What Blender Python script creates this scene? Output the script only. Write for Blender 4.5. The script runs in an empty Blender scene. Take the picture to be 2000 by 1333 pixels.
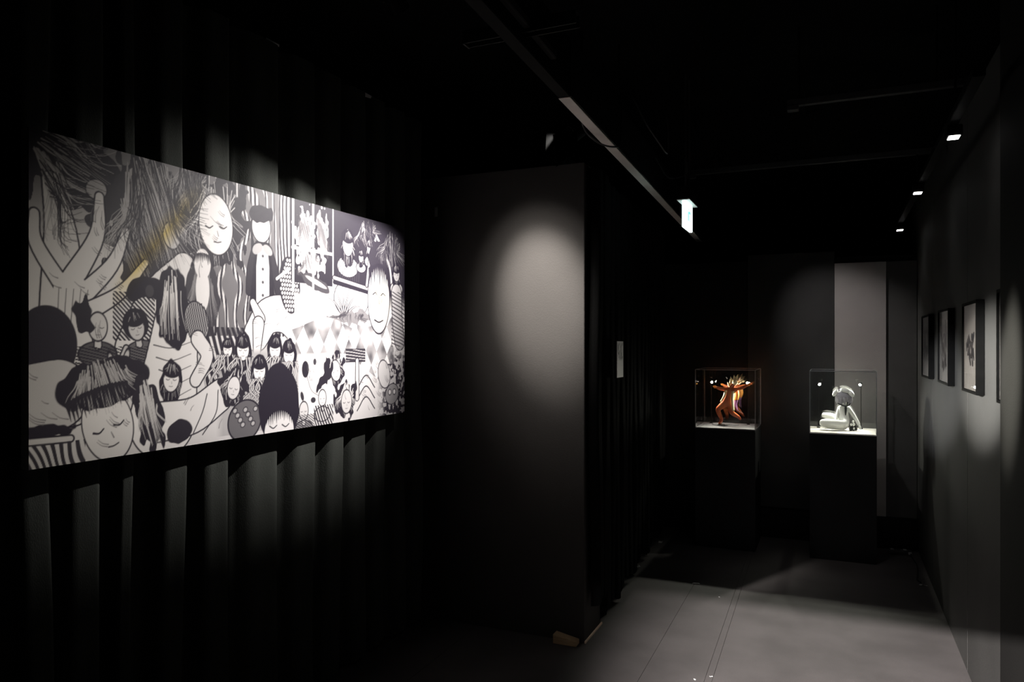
import bpy, bmesh, math, random
import numpy as np
from mathutils import Vector, Matrix

random.seed(7)
np.random.seed(7)
sc = bpy.context.scene
COL = sc.collection

# ------------------------------------------------------------------ camera
F_PX = 1440.0
cam_d = bpy.data.cameras.new('camera')
cam_d.sensor_width = 36.0
cam_d.lens = 36.0 * F_PX / 2000.0
cam_d.shift_y = 9.5 / 2000.0
cam_d.clip_start = 0.02
cam = bpy.data.objects.new('camera', cam_d)
COL.objects.link(cam)
cam.location = (0, 0, 1.5)
cam.rotation_euler = (math.pi / 2, 0, math.atan(630.0 / F_PX))
sc.camera = cam

# ------------------------------------------------------------------ world / exposure
w = bpy.data.worlds.new('world')
sc.world = w
w.use_nodes = True
w.node_tree.nodes['Background'].inputs[0].default_value = (0.9, 0.95, 1.0, 1)
w.node_tree.nodes['Background'].inputs[1].default_value = 0.0015
sc.view_settings.view_transform = 'Standard'
sc.view_settings.look = 'None'
sc.view_settings.gamma = 1
sc.view_settings.use_curve_mapping = False
sc.view_settings.exposure = 0.0

# powers of the lamps (watts), with the added floor fill; the lamps themselves are built below
PW = dict(canvas=400, partition=600, partition_spill=105, room=9800, wall_near=8800, wall_mid=4800,
          panel=1700, back=85, floor=8, down=0.6, led=12.0)

# lamp in the room behind the camera, shining in under the door header
ld = bpy.data.lights.new('room_light', 'SPOT')
ld.energy = PW['room']; ld.spot_size = math.radians(25); ld.spot_blend = 0.9
ld.shadow_soft_size = 0.006; ld.color = (1.0, 0.93, 0.90)
lo = bpy.data.objects.new('room_light', ld); COL.objects.link(lo)
lo.location = (-0.70, -2.5, 2.338)
lo.rotation_euler = (Vector((0.30, 3.95, 0)) - Vector(lo.location)).to_track_quat('-Z', 'Y').to_euler()

# ------------------------------------------------------------------ helpers
def link(o, parent=None):
    COL.objects.link(o)
    if parent is not None:
        o.parent = parent
    return o

def tag(o, label=None, cat=None, group=None, kind=None):
    if label: o['label'] = label
    if cat: o['category'] = cat
    if group: o['group'] = group
    if kind: o['kind'] = kind
    return o

def empty(name, loc=(0, 0, 0), rz=0.0, **k):
    o = bpy.data.objects.new(name, None)
    o.empty_display_size = 0.05
    o.location = loc; o.rotation_euler = (0, 0, rz)
    COL.objects.link(o)
    return tag(o, **k)

def obj(name, bm, mat, parent=None, smooth=False, **k):
    me = bpy.data.meshes.new(name)
    bmesh.ops.recalc_face_normals(bm, faces=bm.faces)
    bm.to_mesh(me); bm.free()
    if smooth:
        me.polygons.foreach_set('use_smooth', [True] * len(me.polygons))
    me.materials.append(mat)
    o = bpy.data.objects.new(name, me)
    link(o, parent)
    return tag(o, **k)

def box(bm, x0, x1, y0, y1, z0, z1, bevel=0.0):
    vs = [bm.verts.new((x, y, z)) for x in (x0, x1) for y in (y0, y1) for z in (z0, z1)]
    fs = [(0, 1, 3, 2), (4, 6, 7, 5), (0, 4, 5, 1), (2, 3, 7, 6), (0, 2, 6, 4), (1, 5, 7, 3)]
    faces = [bm.faces.new([vs[i] for i in f]) for f in fs]
    if bevel > 0:
        es = list({e for f in faces for e in f.edges})
        bmesh.ops.bevel(bm, geom=es, offset=bevel, segments=2, affect='EDGES')
    return bm

def B(x0, x1, y0, y1, z0, z1, bevel=0.0):
    return box(bmesh.new(), x0, x1, y0, y1, z0, z1, bevel)

def tube(bm, pts, r, seg=10, cap=True):
    pts = [Vector(p) for p in pts]
    rs = r if isinstance(r, (list, tuple)) else [r] * len(pts)
    rings = []
    up = Vector((0.13, 0.21, 0.97)).normalized()
    for i, p in enumerate(pts):
        if i == 0: t = pts[1] - p
        elif i == len(pts) - 1: t = p - pts[i - 1]
        else: t = pts[i + 1] - pts[i - 1]
        t.normalize()
        a = t.cross(up)
        if a.length < 1e-4: a = t.cross(Vector((1, 0, 0)))
        a.normalize(); b = t.cross(a)
        rings.append([bm.verts.new(p + (a * math.cos(2 * math.pi * k / seg) + b * math.sin(2 * math.pi * k / seg)) * rs[i]) for k in range(seg)])
    for i in range(len(rings) - 1):
        for k in range(seg):
            bm.faces.new((rings[i][k], rings[i][(k + 1) % seg], rings[i + 1][(k + 1) % seg], rings[i + 1][k]))
    if cap:
        bm.faces.new(rings[0]); bm.faces.new(rings[-1])
    return bm

def T(pts, r, seg=10):
    return tube(bmesh.new(), pts, r, seg)

def ellipsoid(bm, c, rad, rot=None, u=20, v=12):
    g = bmesh.ops.create_uvsphere(bm, u_segments=u, v_segments=v, radius=1.0)
    m = Matrix.Translation(c)
    if rot is not None:
        m = m @ rot
    m = m @ Matrix.Diagonal((*rad, 1))
    bmesh.ops.transform(bm, matrix=m, verts=g['verts'])
    return bm

def smooth_pts(pts, n=8):
    # Catmull-Rom through the points
    P = [Vector(p) for p in pts]
    P = [P[0] * 2 - P[1]] + P + [P[-1] * 2 - P[-2]]
    out = []
    for i in range(1, len(P) - 2):
        for k in range(n):
            t = k / n
            a, b, c, d = P[i - 1], P[i], P[i + 1], P[i + 2]
            out.append(0.5 * ((2 * b) + (c - a) * t + (2 * a - 5 * b + 4 * c - d) * t * t + (-a + 3 * b - 3 * c + d) * t ** 3))
    out.append(P[-2])
    return out

# ------------------------------------------------------------------ materials
def mat(name, color, rough=0.7, noise=0.0, scale=8.0, bump=0.0, bscale=60.0, metallic=0.0, spec=0.5, color2=None, stretch=None):
    m = bpy.data.materials.new(name)
    m.use_nodes = True
    nt = m.node_tree
    b = nt.nodes['Principled BSDF']
    b.inputs['Base Color'].default_value = (*color, 1)
    b.inputs['Roughness'].default_value = rough
    b.inputs['Metallic'].default_value = metallic
    b.inputs['Specular IOR Level'].default_value = spec
    tc = nt.nodes.new('ShaderNodeTexCoord')
    vec = tc.outputs['Object']
    if stretch:
        mp = nt.nodes.new('ShaderNodeMapping')
        mp.inputs['Scale'].default_value = stretch
        nt.links.new(vec, mp.inputs['Vector']); vec = mp.outputs['Vector']
    if noise > 0 or color2:
        n = nt.nodes.new('ShaderNodeTexNoise')
        n.inputs['Scale'].default_value = scale
        n.inputs['Detail'].default_value = 6
        nt.links.new(vec, n.inputs['Vector'])
        r = nt.nodes.new('ShaderNodeValToRGB')
        c2 = color2 or tuple(min(1, c * (1 + noise)) for c in color)
        c1 = color if color2 else tuple(c * (1 - noise) for c in color)
        r.color_ramp.elements[0].position = 0.35; r.color_ramp.elements[1].position = 0.65
        r.color_ramp.elements[0].color = (*c1, 1); r.color_ramp.elements[1].color = (*c2, 1)
        nt.links.new(n.outputs['Fac'], r.inputs['Fac'])
        nt.links.new(r.outputs['Color'], b.inputs['Base Color'])
    if bump > 0:
        n2 = nt.nodes.new('ShaderNodeTexNoise')
        n2.inputs['Scale'].default_value = bscale
        n2.inputs['Detail'].default_value = 4
        nt.links.new(vec, n2.inputs['Vector'])
        bp = nt.nodes.new('ShaderNodeBump')
        bp.inputs['Strength'].default_value = bump
        bp.inputs['Distance'].default_value = 0.004
        nt.links.new(n2.outputs['Fac'], bp.inputs['Height'])
        nt.links.new(bp.outputs['Normal'], b.inputs['Normal'])
    return m

def emit(name, color, strength):
    m = bpy.data.materials.new(name); m.use_nodes = True
    b = m.node_tree.nodes['Principled BSDF']
    b.inputs['Base Color'].default_value = (*color, 1)
    b.inputs['Emission Color'].default_value = (*color, 1)
    b.inputs['Emission Strength'].default_value = strength
    return m

def glass(name, tint, ior=1.49):
    m = bpy.data.materials.new(name); m.use_nodes = True
    nt = m.node_tree
    nt.nodes.remove(nt.nodes['Principled BSDF'])
    out = nt.nodes['Material Output']
    tr = nt.nodes.new('ShaderNodeBsdfTransparent'); tr.inputs[0].default_value = (*tint, 1)
    gl = nt.nodes.new('ShaderNodeBsdfGlossy'); gl.inputs['Roughness'].default_value = 0.01
    gl.inputs['Color'].default_value = (1, 1, 1, 1)
    fr = nt.nodes.new('ShaderNodeFresnel'); ge = nt.nodes.new('ShaderNodeNewGeometry'); mr = nt.nodes.new('ShaderNodeMapRange')
    mr.inputs[3].default_value = ior; mr.inputs[4].default_value = 1.0 / ior      # same Fresnel on both faces of the thin pane
    nt.links.new(ge.outputs['Backfacing'], mr.inputs[0]); nt.links.new(mr.outputs[0], fr.inputs['IOR'])
    mx = nt.nodes.new('ShaderNodeMixShader')
    nt.links.new(fr.outputs[0], mx.inputs[0]); nt.links.new(tr.outputs[0], mx.inputs[1]); nt.links.new(gl.outputs[0], mx.inputs[2])
    nt.links.new(mx.outputs[0], out.inputs[0])
    return m

M = {}
M['floor'] = mat('grey_vinyl', (0.073, 0.0668, 0.0668), 0.6, 0.16, 3.0, 0.15, 180, spec=0.2)
M['floor_base'] = mat('dark_subfloor', (0.012, 0.011, 0.011), 0.9, 0.2, 4, spec=0.1)
M['black_wall'] = mat('black_wall_paint', (0.006, 0.006, 0.006), 0.8, 0.25, 3.0, 0.2, 140, spec=0.08)
M['grey_wall'] = mat('charcoal_wall_paint', (0.056, 0.0552, 0.053), 0.7, 0.10, 2.0, 0.2, 160, spec=0.12)
M['jamb'] = mat('near_black_unlit_jamb', (0.011, 0.0108, 0.0102), 0.75, 0.1, 2.0, 0.2, 160, spec=0.08)  # dark face, blackened further because room light doesn't reach it
M['partition'] = mat('matt_partition_paint', (0.050, 0.047, 0.0445), 0.75, 0.08, 2.0, 0.25, 170, spec=0.1)
M['pale_panel'] = mat('pale_grey_panel', (0.17, 0.158, 0.154), 0.8, 0.07, 2.0, 0.1, 120, spec=0.1)
M['dark_panel'] = mat('dark_grey_panel', (0.018, 0.018, 0.018), 0.8, 0.2, 2.5, 0.1, 120, spec=0.1)
M['mid_panel'] = mat('mid_grey_panel', (0.040, 0.039, 0.0385), 0.8, 0.15, 2.5, 0.1, 120, spec=0.1)
M['ceiling'] = mat('black_ceiling', (0.004, 0.004, 0.004), 0.9, 0.3, 3, spec=0.05)
M['black_metal'] = mat('black_metal', (0.005, 0.005, 0.005), 0.55, 0.2, 30, spec=0.05)
M['grey_metal'] = mat('grey_metal', (0.030, 0.030, 0.030), 0.5, 0.15, 30, spec=0.2)
M['chrome'] = mat('bright_steel', (0.6, 0.6, 0.6), 0.2, 0.1, 30, metallic=1.0)
M['curtain'] = mat('charcoal_curtain_cloth', (0.036, 0.038, 0.035), 0.95, 0.12, 12, 0.35, 420, spec=0.03, stretch=(1, 1, 0.35))
M['black_curtain'] = mat('black_curtain_cloth', (0.004, 0.004, 0.004), 0.95, 0.2, 12, 0.35, 420, spec=0.03, stretch=(1, 1, 0.35))
M['pale_strip'] = mat('unpainted_beam_underside', (0.72, 0.66, 0.61), 0.7, 0.08, 5, 0.1, 80)
M['white'] = mat('white_plastic', (0.75, 0.77, 0.75), 0.4, 0.04, 10)
M['tape'] = mat('white_tape', (0.5, 0.5, 0.5), 0.6, 0.1, 30)
M['wood'] = mat('raw_pine', (0.50, 0.33, 0.18), 0.65, 0, 6, 0.2, 60, color2=(0.62, 0.45, 0.27), stretch=(2, 30, 30))
M['wood_pale'] = mat('pale_plywood_edge', (0.75, 0.55, 0.42), 0.65, 0, 6, color2=(0.85, 0.68, 0.52), stretch=(30, 3, 30))
M['cable'] = mat('cable_rubber', (0.05, 0.05, 0.05), 0.35, 0.1, 30)
M['pedestal'] = mat('black_pedestal_paint', (0.007, 0.007, 0.0075), 0.7, 0.25, 4.0, 0.15, 150, spec=0.12)
M['plate_white'] = mat('white_base_plate', (0.62, 0.60, 0.56), 0.5, 0.06, 10)
M['plate_grey'] = mat('grey_base_plate', (0.05, 0.043, 0.046), 0.5, 0.1, 10)
M['acrylic'] = glass('clear_acrylic', (0.97, 0.98, 0.98))
M['acrylic_edge'] = mat('acrylic_edge', (0.16, 0.17, 0.18), 0.3, 0.1, 20)
M['frame'] = mat('black_picture_frame', (0.0018, 0.0018, 0.0018), 0.6, 0.2, 20, spec=0.02)
M['gloss_black'] = mat('gloss_black_board', (0.010, 0.010, 0.011), 0.28, 0.1, 20, spec=0.6)
M['flock'] = mat('black_flocking', (0.0004, 0.0004, 0.0004), 1.0, 0.1, 20, spec=0.0)
M['led'] = emit('led_lens', (1.0, 1.0, 0.86), 60)
M['downlight'] = emit('downlight_lens', (1.0, 0.98, 0.96), 7)
M['sign'] = emit('exit_sign_panel', (0.80, 1.0, 0.97), 2.2)
M['sign_mark'] = emit('exit_sign_pictogram', (0.25, 0.78, 0.76), 1.0)
M['canvas_side'] = mat('canvas_wrap', (0.50, 0.47, 0.46), 0.8, 0.15, 14, 0.2, 300)
M['orange'] = mat('glazed_red_orange', (0.42, 0.075, 0.028), 0.35, 0.0, 14, 0.2, 60, color2=(0.55, 0.14, 0.035))
M['cream'] = mat('cream_resin', (0.88, 0.70, 0.40), 0.4, 0.08, 20)
M['purple'] = mat('plum_cloth', (0.16, 0.06, 0.14), 0.6, 0.2, 20)
M['amber'] = mat('amber_cloth', (0.80, 0.30, 0.06), 0.5, 0.15, 20)
M['white_resin'] = mat('white_resin', (0.80, 0.81, 0.78), 0.45, 0.05, 20)
M['grey_resin'] = mat('grey_hair_resin', (0.22, 0.21, 0.24), 0.5, 0.0, 30, 0.4, 60, color2=(0.40, 0.39, 0.43), stretch=(30, 30, 4))
M['black_resin'] = mat('black_resin', (0.015, 0.018, 0.018), 0.4, 0.1, 20)
M['lamp_inside'] = mat('lamp_reflector', (0.2, 0.2, 0.2), 0.3, 0.1, 20)

# ------------------------------------------------------------------ the setting
fl = obj('floor', B(-2.6, 1.2, -3.2, 8.2, -0.06, -0.003), M['floor_base'], label='dark grey vinyl floor of the passage', kind='structure')
def sheet(xa0, xa1, xb0, xb1):
    bm = bmesh.new()
    y0, y1 = -3.2, 8.2
    lo_ = [bm.verts.new(p) for p in ((xa0, y0, -0.003), (xa1, y0, -0.003), (xb1, y1, -0.003), (xb0, y1, -0.003))]
    hi_ = [bm.verts.new((v.co.x, v.co.y, 0.0)) for v in lo_]
    bm.faces.new(lo_); bm.faces.new(hi_)
    for i in range(4):
        bm.faces.new((lo_[i], lo_[(i + 1) % 4], hi_[(i + 1) % 4], hi_[i]))
    obj('floor_sheet', bm, M['floor'], fl)
g = 0.0016
sheet(-2.6, -1.72, -2.6, -1.78)
sheet(-1.72 + g, -0.79, -1.78 + g, -0.82)
sheet(-0.79 + g, -0.42, -0.82 + g, -0.62)
sheet(-0.42 + g, -0.385, -0.62 + g, -0.59)
sheet(-0.385 + g, 1.2, -0.59 + g, 1.2)

obj('ceiling', B(-2.6, 1.2, -3.2, 8.2, 2.96, 3.02), M['ceiling'], label='black ceiling', kind='structure')
obj('wall_left', B(-2.32, -2.20, -1.4, 3.9, 0, 2.96), M['black_wall'], label='black wall behind the long curtain', kind='structure')
obj('wall_corridor_left', B(-1.52, -1.42, 3.83, 8.1, 0, 2.6), M['black_wall'], label='black wall behind the corridor curtain', kind='structure')
obj('wall_far', B(-2.5, 1.1, 8.0, 8.1, 0, 2.96), M['black_wall'], label='black far end wall above the back panels', kind='structure')
# free-standing partition with its raw end
pt = obj('wall_partition', B(-2.19, -1.154, 3.545, 3.83, 0, 2.425, 0.002), M['partition'], label='grey black partition wall with a spot of light', kind='structure')
obj('dark_gap_sheet', B(-2.32, -1.42, 3.9, 3.95, 0, 2.96), M['black_wall'], label='added black sheet darkening the gap above and behind the partition', kind='structure')  # black sheet added to keep the void above the partition dark
# right wall from tall boards
wr = obj('wall_right', B(0.575, 0.70, -1.4, 8.0, 0, 2.62), M['black_wall'], label='dark right wall hung with framed prints', kind='structure')
y = 1.4
for yn in (2.6, 3.95, 5.25, 6.6):
    obj('wall_panel', B(0.56, 0.5745, y + 0.0015, yn - 0.0015, 0.0, 2.62, 0.001), M['grey_wall'], wr)
    y = yn
obj('wall_jamb_right', B(0.52, 0.575, 1.2, 2.985, 0, 2.9), M['jamb'], label='projecting dark wall end at the right edge', kind='structure')
# doorway behind the camera: header and cheeks
hd = obj('wall_doorway', B(-2.3, 1.2, -1.52, -1.46, 2.0088, 2.96), M['black_wall'], label='black door header behind the viewer', kind='structure')
obj('cheek', B(-2.3, -1.0, -1.52, -1.46, 0, 2.0088), M['black_wall'], hd)
obj('cheek', B(0.85, 1.2, -1.52, -1.46, 0, 2.0088), M['black_wall'], hd)

# back wall made of panels
wb = obj('wall_back', B(-1.42, 0.575, 6.19, 6.26, 0.0, 2.18), M['black_wall'], label='panelled black back wall behind the pedestals', kind='structure')
obj('wall_panel', B(-0.636, -0.0015, 6.165, 6.19, 0.225, 2.225, 0.001), M['dark_panel'], wb, label='dark grey wall panel')
obj('wall_panel', B(0.0, 0.352, 6.15, 6.19, 0.225, 2.13, 0.001), M['pale_panel'], wb, label='pale grey wall panel')
obj('wall_panel', B(0.3535, 0.556, 6.165, 6.19, 0.225, 2.13, 0.001), M['mid_panel'], wb, label='mid grey wall panel')
obj('wall_panel', B(-1.42, -0.638, 6.175, 6.19, 0.225, 2.18, 0.001), M['black_wall'], wb, label='black wall panel')
obj('baseboard_back', B(-1.40, 0.556, 6.10, 6.19, 0.0, 0.222, 0.003), M['black_wall'], label='black plinth along the foot of the back wall', kind='structure')

# ------------------------------------------------------------------ curtains
def curtain(name, segs, base, amp, z0, z1, mat_, axis_drift=0.0, hem=None, rows=36, seed=1, **k):
    """segs: list of (y_start, y_end) pleats; base x of the crest, amp depth of the folds"""
    rng = random.Random(seed)
    prof = []                                   # (y, depth 0..1, pleat index)
    for i, (s, e) in enumerate(segs):
        d = rng.uniform(0.75, 1.15)
        L = e - s
        for t in (0.0, 0.07, 0.15, 0.25, 0.36, 0.5, 0.65, 0.8, 0.9, 0.96, 1.0):
            q = min(1, t / 0.36)
            h = q * q * (3 - 2 * q)
            h = h * (0.86 + 0.14 * t)
            if t > 0.95: h -= (t - 0.95) * 1.6
            prof.append((s + L * t, (1 - h) * d, i))
        nxt = segs[i + 1][0] if i + 1 < len(segs) else e + 0.05
        gp = nxt - e
        prof.append((e - 0.006, 0.45 * d, i)); prof.append((e - 0.008, 0.8 * d, i))
        prof.append((e + gp * 0.25, 1.05 * d, i)); prof.append((e + gp * 0.7, 1.08 * d, i))
    ph = [rng.uniform(0, 6.28) for _ in range(len(segs) + 2)]
    bm = bmesh.new()
    grid = []
    for r in range(rows + 1):
        tz = r / rows
        row = []
        for j, (yy, dd, i) in enumerate(prof):
            zz = z1 + (z0 - z1) * tz
            if hem is not None:
                zz = z1 + (hem(yy) - z1) * tz
            sway = 0.010 * math.sin(ph[i] + 2.3 * tz * 2) * min(1, tz * 2) + 0.006 * math.sin(ph[i] * 2 + 7 * tz)
            a = amp * (0.85 + 0.3 * tz * math.sin(ph[i]) ** 2)
            row.append(bm.verts.new((base(yy) - dd * a - 0.004 * math.sin(9 * tz + ph[i]), yy + sway, zz)))
        grid.append(row)
    for r in range(rows):
        for j in range(len(prof) - 1):
            bm.faces.new((grid[r][j], grid[r][j + 1], grid[r + 1][j + 1], grid[r + 1][j]))
    return obj(name, bm, mat_, smooth=True, **k)

segs = []
yy = 0.25
rng = random.Random(3)
while yy < 1.33:
    L = rng.uniform(0.10, 0.17); segs.append((yy, min(yy + L, 1.40))); yy += L + 0.045
segs[-1] = (segs[-1][0], 1.40)
segs += [(1.438, 1.567), (1.618, 1.677), (1.75, 1.877), (1.9375, 2.089), (2.135, 2.35), (2.40, 2.578), (2.619, 2.765), (2.807, 2.962)]
segs += [(3.00, 3.12), (3.16, 3.30), (3.34, 3.47)]
cr = empty('stage_curtain', (-2.1, 1.9, 0), label='long charcoal pleated curtain hanging behind the big canvas', cat='curtain')
c_ = curtain('cloth', segs, lambda y: -2.055, 0.065, 0.02, 2.715, M['curtain'], seed=5)
c_.parent = cr; c_.matrix_parent_inverse = Matrix.Translation((2.1, -1.9, 0))
obj('curtain_rail', B(0.0, 0.02, -1.7, 1.63, 2.715, 2.735, 0.003), M['black_metal'], cr)
for (ya, yb, zt) in ((2.30, 2.375, 2.722), (2.965, 3.06, 2.716)):
    tb = bmesh.new()
    box(tb, 0.0, 0.003, 0, yb - ya, -0.022, 0.0)
    for v in tb.verts:
        if v.co.y > 0.01 and v.co.z < -0.01: v.co.z = -0.009
    o = obj('tape_strip', tb, M['tape'])
    tag(o, 'small white tape strip at the curtain rail, ' + ('above the canvas middle' if ya < 2.5 else 'nearer the partition'), 'tape', 'tape strips on the curtain rail')
    o.location = (-2.0785, ya, zt + 0.008)

segs2 = []
yy = 3.56
rng = random.Random(11)
while yy < 6.02:
    L = rng.uniform(0.07, 0.13); segs2.append((yy, yy + L)); yy += L + 0.035
hem2 = lambda y: 0.20 + 0.02 * math.sin(y * 40) if y < 3.82 else 0.05 + 0.03 * math.sin(y * 13)
curtain('corridor_curtain', segs2, lambda y: -1.085 - 0.06 * (y - 3.6) - (0.03 if y > 3.85 else 0), 0.06, 0.05, 2.40, M['black_curtain'], hem=hem2, rows=20, seed=9,
        label='black gathered curtain hanging beside the partition end', cat='curtain')

# ------------------------------------------------------------------ the printed canvas (a generic ink collage)
W_, H_ = 1.905, 0.932
NX, NY = 860, 422
gx = np.linspace(0, W_, NX); gy = np.linspace(0, H_, NY)
GX, GY = np.meshgrid(gx, gy)
img = np.full((NY, NX), 0.72)
AA = 0.0026
rs_ = np.random.RandomState(4)

def vnoise(x, y, seed, f):
    """value noise, vectorised"""
    r = np.random.RandomState(seed).rand(64, 64)
    x = x * f; y = y * f
    xi = np.floor(x).astype(int); yi = np.floor(y).astype(int)
    fx = x - xi; fy = y - yi
    fx = fx * fx * (3 - 2 * fx); fy = fy * fy * (3 - 2 * fy)
    a = r[yi % 64, xi % 64]; b = r[yi % 64, (xi + 1) % 64]; c = r[(yi + 1) % 64, xi % 64]; d = r[(yi + 1) % 64, (xi + 1) % 64]
    return (a * (1 - fx) + b * fx) * (1 - fy) + (c * (1 - fx) + d * fx) * fy

def sub(x0, x1, y0, y1):
    i0 = max(0, int(y0 / H_ * (NY - 1)) - 2); i1 = min(NY, int(y1 / H_ * (NY - 1)) + 3)
    j0 = max(0, int(x0 / W_ * (NX - 1)) - 2); j1 = min(NX, int(x1 / W_ * (NX - 1)) + 3)
    if i1 <= i0 or j1 <= j0: return None
    return (slice(i0, i1), slice(j0, j1))

def cov(d):
    return np.clip(0.5 - d / AA, 0, 1)

def put(s, c, v):
    img[s] = img[s] * (1 - c) + v * c

def ell_d(s, cx, cy, rx, ry, rot):
    x = GX[s] - cx; y_ = GY[s] - cy
    c, n = math.cos(rot), math.sin(rot)
    u = (x * c + y_ * n) / rx; v = (-x * n + y_ * c) / ry
    return (np.sqrt(u * u + v * v) - 1) * min(rx, ry), u, v

def ell(cx, cy, rx, ry, rot=0.0, fill=0.8, line=0.0, lw=0.004):
    R = max(rx, ry) + 0.01
    s = sub(cx - R, cx + R, cy - R, cy + R)
    if s is None: return
    d, _, _ = ell_d(s, cx, cy, rx, ry, rot)
    if line: put(s, cov(d - lw / 2), 0.03)
    put(s, cov(d + (lw / 2 if line else 0)), fill)

def stroke(pts, w0, w1=None, v=0.03, n=6):
    if w1 is None: w1 = w0
    P = np.array([(p.x, p.y) for p in smooth_pts([(a, b, 0) for a, b in pts], n)])
    m = max(w0, w1)
    s = sub(P[:, 0].min() - m, P[:, 0].max() + m, P[:, 1].min() - m, P[:, 1].max() + m)
    if s is None: return
    x, y_ = GX[s], GY[s]
    best = np.full(x.shape, 9.0)
    N = len(P) - 1
    for i in range(N):
        a, b = P[i], P[i + 1]
        ab = b - a; L = (ab ** 2).sum() + 1e-9
        t = np.clip(((x - a[0]) * ab[0] + (y_ - a[1]) * ab[1]) / L, 0, 1)
        ww = w0 + (w1 - w0) * (i + t) / N
        best = np.minimum(best, np.hypot(x - a[0] - t * ab[0], y_ - a[1] - t * ab[1]) - ww / 2)
    put(s, cov(best), v)

def limb(pts, w0, w1, fill=0.8, lw=0.005):
    stroke(pts, w0 + lw, w1 + lw, 0.03)
    stroke(pts, w0 - lw, max(w1 - lw, 0.002), fill)

def strands(cx, cy, rx, ry, rot, n, v=0.75, flow=0.0, w=0.0022, seed=0):
    """light or dark locks running down an elliptical mass"""
    r = random.Random(seed)
    c, s_ = math.cos(rot), math.sin(rot)
    for i in range(n):
        u = r.uniform(-0.92, 0.92)
        top = math.sqrt(max(0, 1 - u * u)) * r.uniform(0.3, 0.98)
        bot = -math.sqrt(max(0, 1 - u * u)) * r.uniform(0.1, 0.98)
        pts = []
        for k in range(4):
            t = k / 3
            uu = u * (0.65 + 0.35 * t + flow * math.sin(t * 5 + u * 3)); vv = top + (bot - top) * t
            X, Y = uu * rx, vv * ry
            pts.append((cx + X * c - Y * s_, cy + X * s_ + Y * c))
        stroke(pts, w * r.uniform(0.6, 1.3), w * 0.3, v, 3)

def rough_mass(cx, cy, rx, ry, rot=0.0, v=0.03, jag=0.18, f=30, seed=1):
    R = max(rx, ry) * 1.4
    s = sub(cx - R, cx + R, cy - R, cy + R)
    if s is None: return
    d, u, vv = ell_d(s, cx, cy, rx, ry, rot)
    nz = vnoise(GX[s] + 3, GY[s] * 0.6 + 3, seed, f) - 0.5
    put(s, cov(d + nz * jag * min(rx, ry) * 2), v)

def fringe(cx, cy, w, y0, n, length, v=0.03, rot=0.0, seed=0):
    r = random.Random(seed)
    c, s_ = math.cos(rot), math.sin(rot)
    for i in range(n):
        t = (i + 0.5) / n * 2 - 1
        X0, Y0 = t * w, y0 * (1 - 0.25 * t * t)
        X1, Y1 = t * w * 1.02, Y0 - length * r.uniform(0.7, 1.15)
        stroke([(cx + X0 * c - Y0 * s_, cy + X0 * s_ + Y0 * c), (cx + X1 * c - Y1 * s_, cy + X1 * s_ + Y1 * c)], 2.3 * w / n, 0.001, v, 2)

def bust(cx, cy, s, rot=0.0, hair='long', coat=0.8, face=0.82, seed=0, glint=14):
    """plain generic masked head: blank oval, dark hair, coat; closed eyes only"""
    c, n = math.cos(rot), math.sin(rot)
    L = lambda x, y_: (cx + (x * c - y_ * n) * s, cy + (x * n + y_ * c) * s)
    if coat is not None:
        a = L(0, -1.75); ell(a[0], a[1], 1.25 * s, 0.75 * s, rot, coat, 1, 0.004)
        limb([L(0, -0.6), L(0, -1.25)], 0.42 * s, 0.5 * s, face, 0.004)
    if hair == 'long':
        a = L(0, -0.35); rough_mass(a[0], a[1], 0.86 * s, 1.45 * s, rot, 0.03, 0.10, 60, seed + 1)
        strands(a[0], a[1], 0.84 * s, 1.4 * s, rot, glint, 0.6, 0.1, 0.003, seed)
    elif hair == 'wild':
        a = L(0, 0.0); rough_mass(a[0], a[1], 1.25 * s, 1.35 * s, rot, 0.05, 0.35, 55, seed + 1)
        strands(a[0], a[1], 1.25 * s, 1.35 * s, rot, glint * 2, 0.75, 0.25, 0.003, seed)
    elif hair == 'bob':
        a = L(0, 0.1); ell(a[0], a[1], 0.98 * s, 1.05 * s, rot, 0.03)
    a = L(0, -0.12); ell(a[0], a[1], 0.62 * s, 0.86 * s, rot, face, 1, 0.004)
    if hair in ('long', 'bob'):
        a = L(0, 0.42)
        ell(a[0], a[1], 0.72 * s, 0.50 * s, rot, 0.03)
        fringe(cx, cy, 0.6 * s, 0.30 * s, 11, 0.28 * s, 0.03, rot, seed)
        strands(a[0], a[1] + 0.08 * s, 0.6 * s, 0.38 * s, rot, glint // 2, 0.55, 0.0, 0.0025, seed + 2)
    for sx in (-0.26, 0.26):
        stroke([L(sx - 0.13, -0.17), L(sx, -0.22), L(sx + 0.13, -0.16)], 0.05 * s, 0.03 * s, 0.05, 4)
    stroke([L(0.02, -0.30), L(0.05, -0.44)], 0.02 * s, 0.03 * s, 0.25, 3)
    stroke([L(-0.13, -0.60), L(0, -0.62), L(0.13, -0.60)], 0.035 * s, 0.03 * s, 0.1, 3)

def hatch(x0, x1, y0, y1, ang, f, v=0.05, duty=0.4, mask=None):
    s = sub(x0, x1, y0, y1)
    q = (GX[s] * math.cos(ang) + GY[s] * math.sin(ang)) * f + 1.5 * vnoise(GX[s], GY[s], 5, 9)
    q = np.abs((q % 1) - 0.5) * 2
    cvr = np.clip((duty - q) * 6 + 0.5, 0, 1)
    if mask is not None: cvr = cvr * mask(GX[s], GY[s])
    put(s, cvr, v)

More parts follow.
